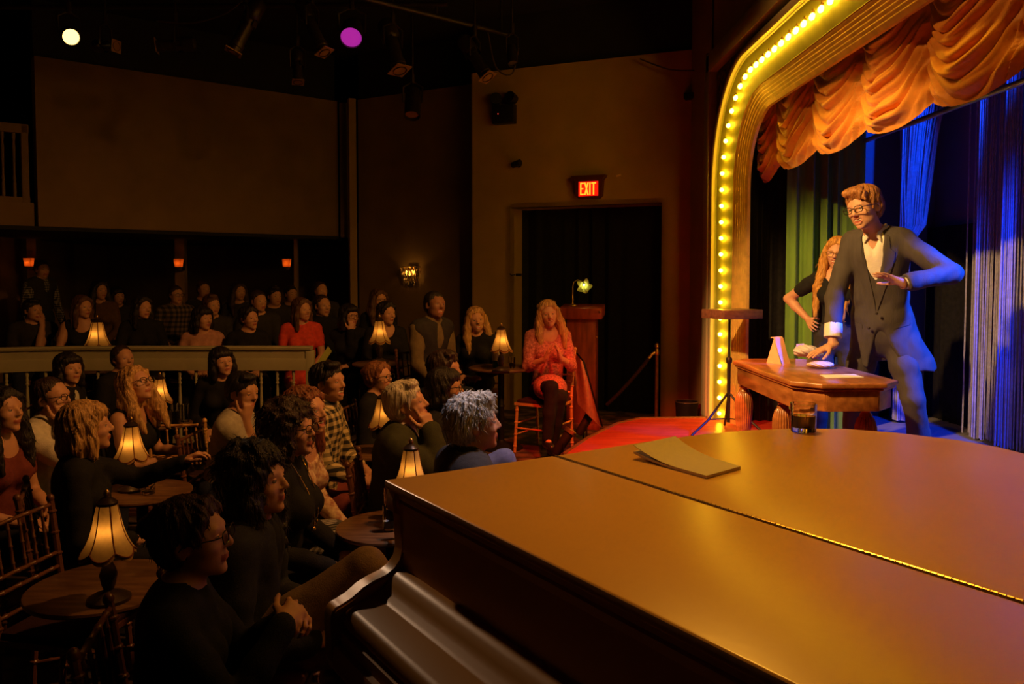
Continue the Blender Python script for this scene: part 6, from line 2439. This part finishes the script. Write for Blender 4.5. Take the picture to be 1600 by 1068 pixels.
bvh = BVHTree.FromPolygons([tuple(p_) for p_ in v3], [tuple(int(i) for i in f_) for f_ in q3])


def patch(name, fn, m, parent, off=0.006, nu=6, nv=14):
    """cloth piece laid on the jacket front; fn(u, v) -> (right, up) offsets from the neck base"""
    vs, last = [], 0.16
    for j_ in range(nv):
        for i_ in range(nu):
            a_, b_ = fn(i_ / (nu - 1), j_ / (nv - 1))
            o_ = nb + rt * a_ + up * b_
            hit = bvh.ray_cast(Vector(o_ + fwd * 0.6), Vector(-fwd))
            dd = 0.6 - hit[3] if hit[0] is not None and 0.6 - hit[3] > 0.0 else last
            last = dd
            vs.append(Vector(o_ + fwd * (dd + off)))
    for j_ in range(nv):
        for i_ in range(nu):
            vs.append(vs[j_ * nu + i_] - Vector(fwd) * (off + 0.004))
    mb = MB()
    n0 = nu * nv
    fs = []
    for j_ in range(nv - 1):
        for i_ in range(nu - 1):
            k_ = j_ * nu + i_
            fs.append((k_, k_ + 1, k_ + nu + 1, k_ + nu))
    for i_ in range(nu - 1):
        fs += [(i_ + 1, i_, n0 + i_, n0 + i_ + 1), ((nv - 1) * nu + i_, (nv - 1) * nu + i_ + 1, n0 + (nv - 1) * nu + i_ + 1, n0 + (nv - 1) * nu + i_)]
    for j_ in range(nv - 1):
        k_ = j_ * nu
        fs += [(k_, k_ + nu, n0 + k_ + nu, n0 + k_), (k_ + nu - 1 + nu, k_ + nu - 1, n0 + k_ + nu - 1, n0 + k_ + nu - 1 + nu)]
    mb.add(vs, fs)
    return mb.build(name, m, parent)


bdn = float((btn - nb) @ up)
for q in (-1, 1):
    def lap(u, v, q=q):
        inn = 0.066 * (1 - v) ** 1.1 + 0.004
        wd = 0.070 * min(1, 0.45 + v / 0.25 * 0.55) * (1 - max(0, (v - 0.28) / 0.72) ** 1.3) + 0.004
        if v < 0.22:
            wd *= 0.72
        return (q * (inn + wd * u), 0.02 + (bdn - 0.02 + 0.01) * v - 0.012 * u * (v < 0.22))
    patch('lapel', lap, M_suit, jk, 0.007)
    patch('pocket_flap', lambda u, v, q=q: (q * (0.095 + 0.085 * u), bdn - 0.09 + 0.010 * u - 0.028 * v), M_suit, jk, 0.004, 8, 4)
for q in (-1, 1):
    # shirt collar wings
    cb_ = Blob()
    cb_.chain([nb + rt * q * 0.055 - fwd * 0.035 + up * 0.052, nb + rt * q * 0.064 + fwd * 0.03 + up * 0.045, nb + rt * q * 0.034 + fwd * 0.088 + up * 0.022, nb + rt * q * 0.052 + fwd * 0.105 - up * 0.022], [0.020, 0.021, 0.021, 0.006], 0.01, (nrm(fwd * 0.6 + rt * q), 0.35))
    v4, q4 = cb_.mesh(0.007)
    obj('collar', np_mesh('collar', v4, q4, M_shirt), R0)
for k, (o_, r_) in enumerate(((0.0, 0.009),)):
    MB().ball(btn + fwd * 0.052, (r_, r_, r_), 10, 6).build('button', mat('horn_button', (0.03, 0.02, 0.015), 0.3), jk)
MB().ball(btn + fwd * 0.045 - up * 0.10 + rt * 0.055, 0.009, 10, 6).build('button', MATS['horn_button'], jk)
# turned-back white cuff on the planted arm, shirt cuff and watch on the other
for q, (t0, t1, r0) in ((1, (0.56, 0.84, 0.056)), (-1, (0.90, 0.99, 0.038))):
    e_, w2 = J['el'][q], J['wr'][q]
    a, b = e_ + (w2 - e_) * t0, e_ + (w2 - e_) * t1
    cbm = MB()
    cbm.tube([Vector(a), Vector(a * 0.6 + b * 0.4), Vector(b), Vector(b), Vector(a)], [r0 * 0.98, r0 * 1.02, r0, r0 * 0.88, r0 * 0.86], 20, caps=False)
    cbm.build('shirt_cuff', M_shirt, R0)
d_ = nrm(J['wr'][-1] - J['el'][-1])
wq = np.array(Vector(d_).to_track_quat('Z', 'Y').to_matrix())
wc = J['wr'][-1] + d_ * 0.006
wt = MB()
wt.tube([Vector(wc + wq @ V(0.034 * math.cos(a), 0.031 * math.sin(a), 0)) for a in np.linspace(0, 2 * math.pi, 24, False)], 0.006, 8, closed=True)
wb = wt.build('watch', mat('brown_watch_strap', (0.16, 0.05, 0.03), 0.5), R0)
MB().lathe([(0.017, 0), (0.018, 0.006), (0.014, 0.009)], 18, Vector(wc - nrm(fwd * 0.2 - up * 0.8) * 0.034), Vector(-nrm(fwd * 0.2 - up * 0.8)).to_track_quat('Z', 'Y').to_matrix()).build('watch_case', M_steel, wb)
bt_ = MB()
bt_.tube([Vector(pel + up * 0.075 + rt * 0.168 * math.cos(a) + fwd * 0.122 * math.sin(a)) for a in np.linspace(0, 2 * math.pi, 30, False)], 0.014, 8, closed=True)
bt_.build('belt', M_shoe, R0)

# ------------------------------------------------ woman on stage behind him
def hips(j):
    nb, up, rt, fwd = j['nb'], j['up'], j['rt'], j['fwd']
    z = 0.98
    return {1: (V(0.20, -0.02, z + 0.02), V(-0.25, 0.9, -0.3), V(0.9, 0.1, 0.5), 0.35), -1: (V(-0.20, -0.02, z + 0.02), V(0.25, 0.9, -0.3), V(-0.9, 0.1, 0.5), 0.35)}


person('long-haired woman in black with glasses, hands on hips, smiling behind the suited man', (1309, 396), 5.95, floor=ST, standing=True, s=0.97, look=(-1.0, 1.0, 1.5), body=10, lean=0,
       res=(0.016, 0.007), hair=('long', hairm('hair_stage_blonde', (0.62, 0.30, 0.06), (0.30, 0.12, 0.02)), 1.55), top=BLK, neck='scoop', sleeve='short', legs=CHAR, fem=True, glasses=M_brass, smile=1.0, teeth=True,
       extra=dict(hands=hips, hints={1: V(1, -0.5, 0), -1: V(-1, -0.5, 0)}), names=('top', 'jeans'), tilt=-4)

# ------------------------------------------------ beside the exit
A1 = person('blonde woman in a rose lace dress clapping beside the lectern', (857, 491), 7.2, floor=TIER, pose='clap', hair=('long', H_BLO), top=LACE, sleeve='roll', neck='scoop', legs=BLK, fem=True, look=(0.75, 1.5, 1.75), body=0, lean=3,
            res=(0.017, 0.0075), smile=1.0, teeth=True, tilt=8, legpose='cross', chairkind='g', chairrot=-35, chairlabel='gilt spindle-back chair with a coat over it under the clapping woman', names=('dress', 'tights'), seat=0.47,
            extra=dict(knee={1: V(0.02, 0.45, 0.63), -1: V(-0.06, 0.42, 0.54)}, ankle={1: V(0.06, 0.50, 0.20), -1: V(0.0, 0.34, 0.09)}))
sk_ = Blob()
sk_.chain([A1['pel'] + V(0, 0.0, 0.02), A1['pel'] + V(0.0, 0.22, 0.03), A1['pel'] + V(0.0, 0.30, 0.02)], [0.155, 0.135, 0.115], 0.05, (V(0, 0, 1), 0.8))
v4, q4 = sk_.mesh(0.013, None, (0.004, 35, 3))
obj('skirt', np_mesh('skirt', v4, q4, LACE), A1['root'])
person('smiling blonde woman in a black V-neck at the round table', (744, 500), 7.7, floor=TIER, pose='lap', hair=('long', H_BLO), top=BLK, neck='v', legs=BLK, fem=True, look=(0.9, 2.0, 1.6), body=-25, res=MID, smile=1.0, teeth=True, tilt=5, names=('top', 'trousers'))
person('laughing man in dark vest and olive sweater at the round table', (680, 477), 7.1, floor=TIER, pose='lap', hair=('crop', H_BLK), top=OLIVE, neck='high', legs=NAVY, jacket=(CHAR, 'vest', 'none', 0.35), skin=SK3, look=(1.6, 4.4, 2.4), body=10, lean=8, res=MID,
       smile=1.0, teeth=True, s=1.05, tilt=-6, names=('sweater', 'trousers'))
# ------------------------------------------------ front rows beside the piano
person('silver-haired man in a dark jacket seated just behind the piano lid', (742, 662), 3.45, look=14, pose='lap', hair=('spiky', H_SIL), top=NAVY, neck='high', legs=NAVY, jacket=(fabric('dark_grey_jacket', (0.05, 0.045, 0.05)), 'jacket', 'long', 0.3), lean=6, res=NEAR, smile=0.1, body=6, s=1.04, names=('shirt', 'trousers'))
cm_ = person('white-haired man in dark green cardigan resting his chin on his fingers', (637, 632), 4.3, pose='chinR', hair=('white', H_WHT), top=fabric('lavender_shirt', (0.50, 0.42, 0.46)), neck='high', legs=CHAR, jacket=(GREENK, 'cardigan', 'long', 0.5), lean=8, res=NEAR, smile=0.0, body=6, s=1.02,
             look=-4, nod=8, names=('shirt', 'trousers'),
             extra=dict(hands=lambda j: {1: (j['hc'] + j['H'] @ V(0.055, 0.095, -0.165), j['H'] @ V(-0.12, -0.10, 1.0), j['H'] @ V(0.75, 0.75, 0.0), 0.5, dict(curls=(1.1, 0.95, 0.8, 0.10)))}, hints={1: V(0.3, 0.5, -1.0)}))
person('dark-haired woman in glasses and black sitting behind the chin-resting man', (697, 607), 4.9, look=-12, pose='lap', hair=('bob', H_BLK), top=BLK, legs=BLUEJ, fem=True, glasses=True, res=MID, smile=0.8, body=0, legpose='cross', names=('top', 'jeans'), skin=SK2,
       extra=dict(knee={1: V(0.0, 0.46, 0.78)}, ankle={1: V(-0.05, 0.60, 0.44)}))
person('tousle-haired young man smiling behind the woman in glasses', (697, 578), 5.4, look=-18, pose='lap', hair=('tousled', H_DBR), top=CHAR, legs=NAVY, res=MID, smile=0.9, body=5, skin=SK2)
person('woman with tied-back streaked hair and glasses in black before the rear tables', (592, 590), 6.0, look=-22, pose='lap', hair=('bun', hairm('hair_streaked', (0.34, 0.13, 0.05), (0.08, 0.03, 0.015))), top=BLK, legs=BLK, fem=True, glasses=True, res=MID, smile=0.3, body=12, names=('top', 'trousers'))
person('smiling man in a black and yellow plaid shirt', (514, 598), 4.75, look=-22, pose='folded', hair=('short', H_BLK), top=PLAID1, neck='high', legs=MAROON, res=NEAR, smile=0.9, teeth=True, body=18, skin=SK2, sleeve='roll', lean=4)
person('smiling auburn-haired woman in a cream floral blouse', (478, 643), 3.92, look=-18, pose='lap', hair=('curtain', H_AUB), top=CREAMT, neck='scoop', legs=PATT, fem=True, res=NEAR, smile=1.0, teeth=True, body=8, names=('blouse', 'skirt'), lean=10, extra=dict(knee={1: V(0.11, 0.34, 0.535), -1: V(-0.11, 0.34, 0.535)}, ankle={1: V(0.11, 0.27, 0.09), -1: V(-0.11, 0.27, 0.09)}))
w10 = person('curly-haired woman in glasses, black sweater and long gold necklace', (455, 672), 3.5, look=-12, pose='lap', hair=('curly', H_DBR), top=BLK, neck='high', legs=BLK, fem=True, glasses=True, res=NEAR, smile=0.2, body=10, names=('sweater', 'trousers'), lean=4, chest=1.25)
nk = MB()
for q in (-1, 1):
    pts = []
    for t in np.linspace(0, 1, 12):
        p_ = w10['nb'] + w10['rt'] * q * (0.070 - 0.055 * t) + w10['fwd'] * (0.06 + 0.10 * math.sin(t * 1.9)) - w10['up'] * (-0.03 + 0.29 * t)
        pts.append(Vector(p_))
    nk.tube(pts, 0.0022, 6)
    for p_ in pts[2::2]:
        nk.ball(p_, 0.0055, 8, 6)
nk.ball(pts[-1], 0.012, 10, 8)
nk.build('necklace', mat('gold_chain', (0.85, 0.55, 0.15), 0.2, 0.9), w10['root'])
person('man with long dark curls in a dark denim jacket beside the piano', (402, 752), 2.80, look=-8, pose='lap', hair=('longcurly', H_BLK), top=BLK, neck='crew', legs=KHAKI, jacket=(fabric('black_denim', (0.030, 0.030, 0.034)), 'jacket', 'long', 0.3), res=NEAR, smile=0.0, body=10, lean=5, s=1.03, legpose='cross', extra=dict(knee={1: V(0.02, 0.46, 0.86)}, ankle={1: V(-0.05, 0.74, 0.56)}))
person('dark-haired woman in glasses and black top at the near table', (302, 842), 2.28, look=4, pose='folded', hair=('bun', hairm('hair_near_brown', (0.06, 0.02, 0.012))), top=BLK, neck='crew', legs=BLK, fem=True, glasses=True, res=(0.014, 0.0058), smile=0.2, body=10, lean=6, names=('top', 'trousers'), extra=dict(hands=lambda j: {1: (V(0.07, 0.33, 0.88), V(-0.75, 0.45, 0.3), V(0.3, 0.5, 0.8), 0.8), -1: (V(-0.06, 0.35, 0.86), V(0.8, 0.40, 0.2), V(-0.3, 0.5, 0.8), 0.8)}))
# ------------------------------------------------ left tables
person('bearded man in a pale grey T-shirt leaning forward by the gilt chair', (380, 613), 5.0, look=-25, pose='chinR', hair=('short', H_BLK), top=GREY, neck='crew', sleeve='short', legs=NAVY, res=MID, smile=0.2, body=25, lean=14, skin=SK2, nod=-12)
person('woman with a black bob and black blouse in front of the railing', (347, 566), 6.62, look=-48, pose='lap', hair=('bob', H_BLK), top=BLK, neck='v', legs=BLK, fem=True, res=MID, smile=0.4, body=-30, tilt=6, names=('blouse', 'trousers'))
person('long-haired blonde woman in a black tank top looking up', (212, 602), 5.02, look=-18, pose='table', hair=('long', H_BLO), top=BLK, neck='tank', legs=BLK, fem=True, res=MID, smile=0.0, body=20, nod=16, glasses=True, names=('tank_top', 'trousers'), chest=1.2, extra=dict(knee={1: V(0.11, 0.34, 0.535), -1: V(-0.11, 0.34, 0.535)}, ankle={1: V(0.11, 0.27, 0.09), -1: V(-0.11, 0.27, 0.09)}))
person('balding man in a black shirt in front of the railing', (192, 561), 6.9, look=-32, pose='lap', hair=('receding', H_DBR), top=BLK, neck='crew', legs=NAVY, res=MID, smile=0.1, body=15)
person('dark-haired woman in a cream printed T-shirt by the railing', (108, 577), 6.1, look=-28, pose='lap', hair=('bob', H_BLK), top=WHT, neck='crew', sleeve='short', legs=BLK, fem=True, res=MID, smile=0.3, body=25, jacket=(BLK, 'vest', 'none', 0.55), names=('t_shirt', 'trousers'))
person('balding man in glasses and a white shirt with a hand at his mouth', (82, 622), 4.6, look=-8, pose='chinR', hair=('receding', H_DBR), top=WHT, neck='high', legs=NAVY, res=NEAR, smile=0.1, body=10, glasses=True, lean=8, extra=dict(hints={1: V(0.3, 0.4, -1)}))
person('blonde bobbed woman in black reaching her arm to the gilt chair', (137, 668), 3.78, look=26, pose='lap', hair=('bob', H_BLO), top=BLK, neck='crew', legs=BLK, fem=True, res=NEAR, smile=0.2, body=0, names=('top', 'trousers'), lean=6, chairkind='w',
       extra=dict(hands=lambda j: {-1: (j['nb'] + V(-0.02, 0.46, -0.05), V(0.25, 0.75, 0.45), V(-0.2, -0.5, 1), 0.6)}, hints={-1: V(-0.6, 0.1, -0.9)}))
person('long dark-haired woman in a maroon top at the edge of the tables', (4, 642), 4.15, look=-10, pose='lap', hair=('long', H_BLK), top=MAROON, neck='scoop', sleeve='short', legs=BLK, fem=True, res=NEAR, smile=0.3, body=0, names=('top', 'trousers'))
# ------------------------------------------------ behind the railing
person('bearded man propping his chin on his fist behind the railing', (52, 485), 8.5, floor=TIER, pose='chinL', hair=('short', H_BLK), top=CHAR, legs=NAVY, sleeve='short', res=MID, smile=0, body=-35, lean=12)
person('fair-haired woman in a black tank top beside the railing lamp', (129, 480), 8.35, floor=TIER, pose='table', hair=('curtain', H_BR), top=BLK, neck='tank', legs=BLK, fem=True, res=MID, smile=0.6, body=-35, names=('tank_top', 'trousers'))
person('dark-haired woman in a black jacket with metal buttons behind the railing', (222, 481), 8.3, floor=TIER, pose='table', hair=('curtain', H_BLK), top=BLK, neck='high', legs=BLK, fem=True, res=MID, smile=0.2, body=-35, names=('jacket', 'trousers'))
person('dark-haired woman in a dusty pink short-sleeved top behind the railing', (317, 498), 8.1, floor=TIER, pose='lap', hair=('bob', H_BLK), top=PINK, neck='v', sleeve='short', legs=BLK, fem=True, res=MID, smile=0.5, body=-45, names=('top', 'trousers'))
person('dark-haired woman in a printed black T-shirt behind the railing', (389, 497), 8.1, floor=TIER, pose='lap', hair=('bun', H_BLK), top=BLK, neck='crew', legs=BLK, fem=True, res=MID, smile=0.6, body=-35, tilt=6, names=('t_shirt', 'trousers'))
person('smiling woman in a coral red sleeveless top behind the railing', (472, 484), 8.25, floor=TIER, pose='lap', hair=('curtain', H_BR), top=CORAL, neck='v', sleeve='short', legs=CORAL, fem=True, res=MID, smile=0.8, teeth=True, body=-35, tilt=4, names=('top', 'skirt'))
person('smiling grey-bearded man in a black shirt next to the coral top', (504, 478), 9.1, floor=TIER, pose='lap', hair=('receding', H_DBR), top=BLK, neck='high', legs=NAVY, res=MID, smile=0.8, body=-35, s=1.05)
person('woman with glasses holding a hand to her face in the dark aisle', (546, 494), 8.3, floor=TIER, pose='chinR', hair=('bob', H_BLK), top=BLK, legs=BLK, fem=True, glasses=True, res=MID, smile=0.1, body=-52, names=('top', 'trousers'))
person('long-haired woman in black below the crystal sconce', (592, 469), 9.15, floor=TIER, pose='lap', hair=('long', H_BR), top=BLK, legs=BLK, fem=True, glasses=True, res=MID, smile=0.1, body=-35, names=('top', 'trousers'))
person('dark-haired woman in a low black top behind the sconce table lamp', (604, 490), 8.1, floor=TIER, pose='folded', hair=('bun', H_BLK), top=BLK, neck='scoop', legs=BLK, fem=True, res=MID, smile=0.3, body=-35, names=('top', 'trousers'))
# far rows in the dark under the balcony
person('man in glasses and a dark check shirt under the orange sconce', (275, 461), 9.95, floor=0.45, hair=('crop', H_DBR), top=PLAID2, neck='high', legs=NAVY, glasses=True, res=FAR, smile=0.9, body=-35)
person('short-haired man peering over the pink top from the row behind', (331, 477), 8.95, floor=TIER, hair=('short', H_BR), top=CHAR, legs=NAVY, res=FAR, body=-35)
person('round-faced man in a dark shirt behind the printed T-shirt', (404, 471), 9.05, floor=TIER, hair=('crop', H_DBR), top=CHAR, legs=NAVY, res=FAR, smile=0.6, body=-35, s=1.05)
person('long-haired person in a brown top behind the railing lamp', (156, 454), 9.95, floor=0.45, hair=('long', H_BLK), top=BROWNT, legs=NAVY, fem=True, res=FAR, body=-35)
person('standing man in a patterned waistcoat beside the post sconce', (66, 421), 10.2, floor=0.45, standing=True, s=0.97, hair=('crop', H_DBR), top=PATT, neck='high', legs=NAVY, jacket=(CHAR, 'waistcoat', 'none', 0.5), res=FAR, body=15, lean=2, extra=dict(hands=lambda j: {1: (V(0.25, 0.10, 0.80), V(0, 0.2, -1), V(1, 0, 0), 0.4), -1: (V(-0.25, 0.10, 0.80), V(0, 0.2, -1), V(-1, 0, 0), 0.4)}))
for (px, py, d, hs, hm_, lab) in ((318, 452, 10.9, 'crop', H_DBR, 'dim-faced man in the back row right of the sconce post'), (373, 456, 10.4, 'long', H_DBR, 'dim long-haired woman in the back row behind the round-faced man'),
                                 (429, 463, 9.9, 'short', H_BLK, 'slim dark-haired man in the back row behind the coral top'), (455, 460, 10.75, 'crop', H_BLK, 'dim man in glasses in the back row under the thin post sconce'),
                                 (501, 455, 10.0, 'receding', H_DBR, 'dim balding man in the back row behind the grey-bearded man'), (184, 463, 10.95, 'bob', H_BLK, 'barely lit person in the back row left of the check shirt')):
    person(lab, (px, py), d, floor=0.45, hair=(hs, hm_), top=CHAR, legs=NAVY, res=FAR, body=-35, fem=hs in ('long', 'bob'), skin=SK)

# coat over the clapping woman's chair
ct = thing('draped_coat', 'beige and black coat hanging over the back of the clapping woman\'s chair', 'coat', (P(905, 600, 7.32).x, 7.32, TIER))
def coat_fn(side):
    def fn(u, v):
        x = -0.06 + 0.17 * u * (0.5 + 0.7 * v) + 0.05 * v + side * 0.02
        y = 0.0 + 0.03 * math.sin(u * 7 + v * 2) - 0.10 * u + side * 0.03
        z = 0.90 - 0.10 * u - (0.60 - 0.10 * (1 - u)) * v
        return (x, y, z)
    return fn
for nm_, m_, sd2, off in (('outer_cloth', fabric('beige_coat_wool', (0.42, 0.25, 0.17)), 0, 0.0), ('dark_lining', BLK, 1, 0.04)):
    f0 = coat_fn(sd2)
    mb = MB()
    mb.grid(lambda u, v: tuple(Vector(f0(u, v))), 14, 18)
    mb.grid(lambda u, v: tuple(Vector(f0(u, v)) + Vector((0.004, 0.016, 0))), 14, 18)
    mb.build(nm_, m_, ct)
for r_ in REPORT:
    if r_[1] < 0.36 or r_[1] > 0.60:
        print('SPINE', r_)
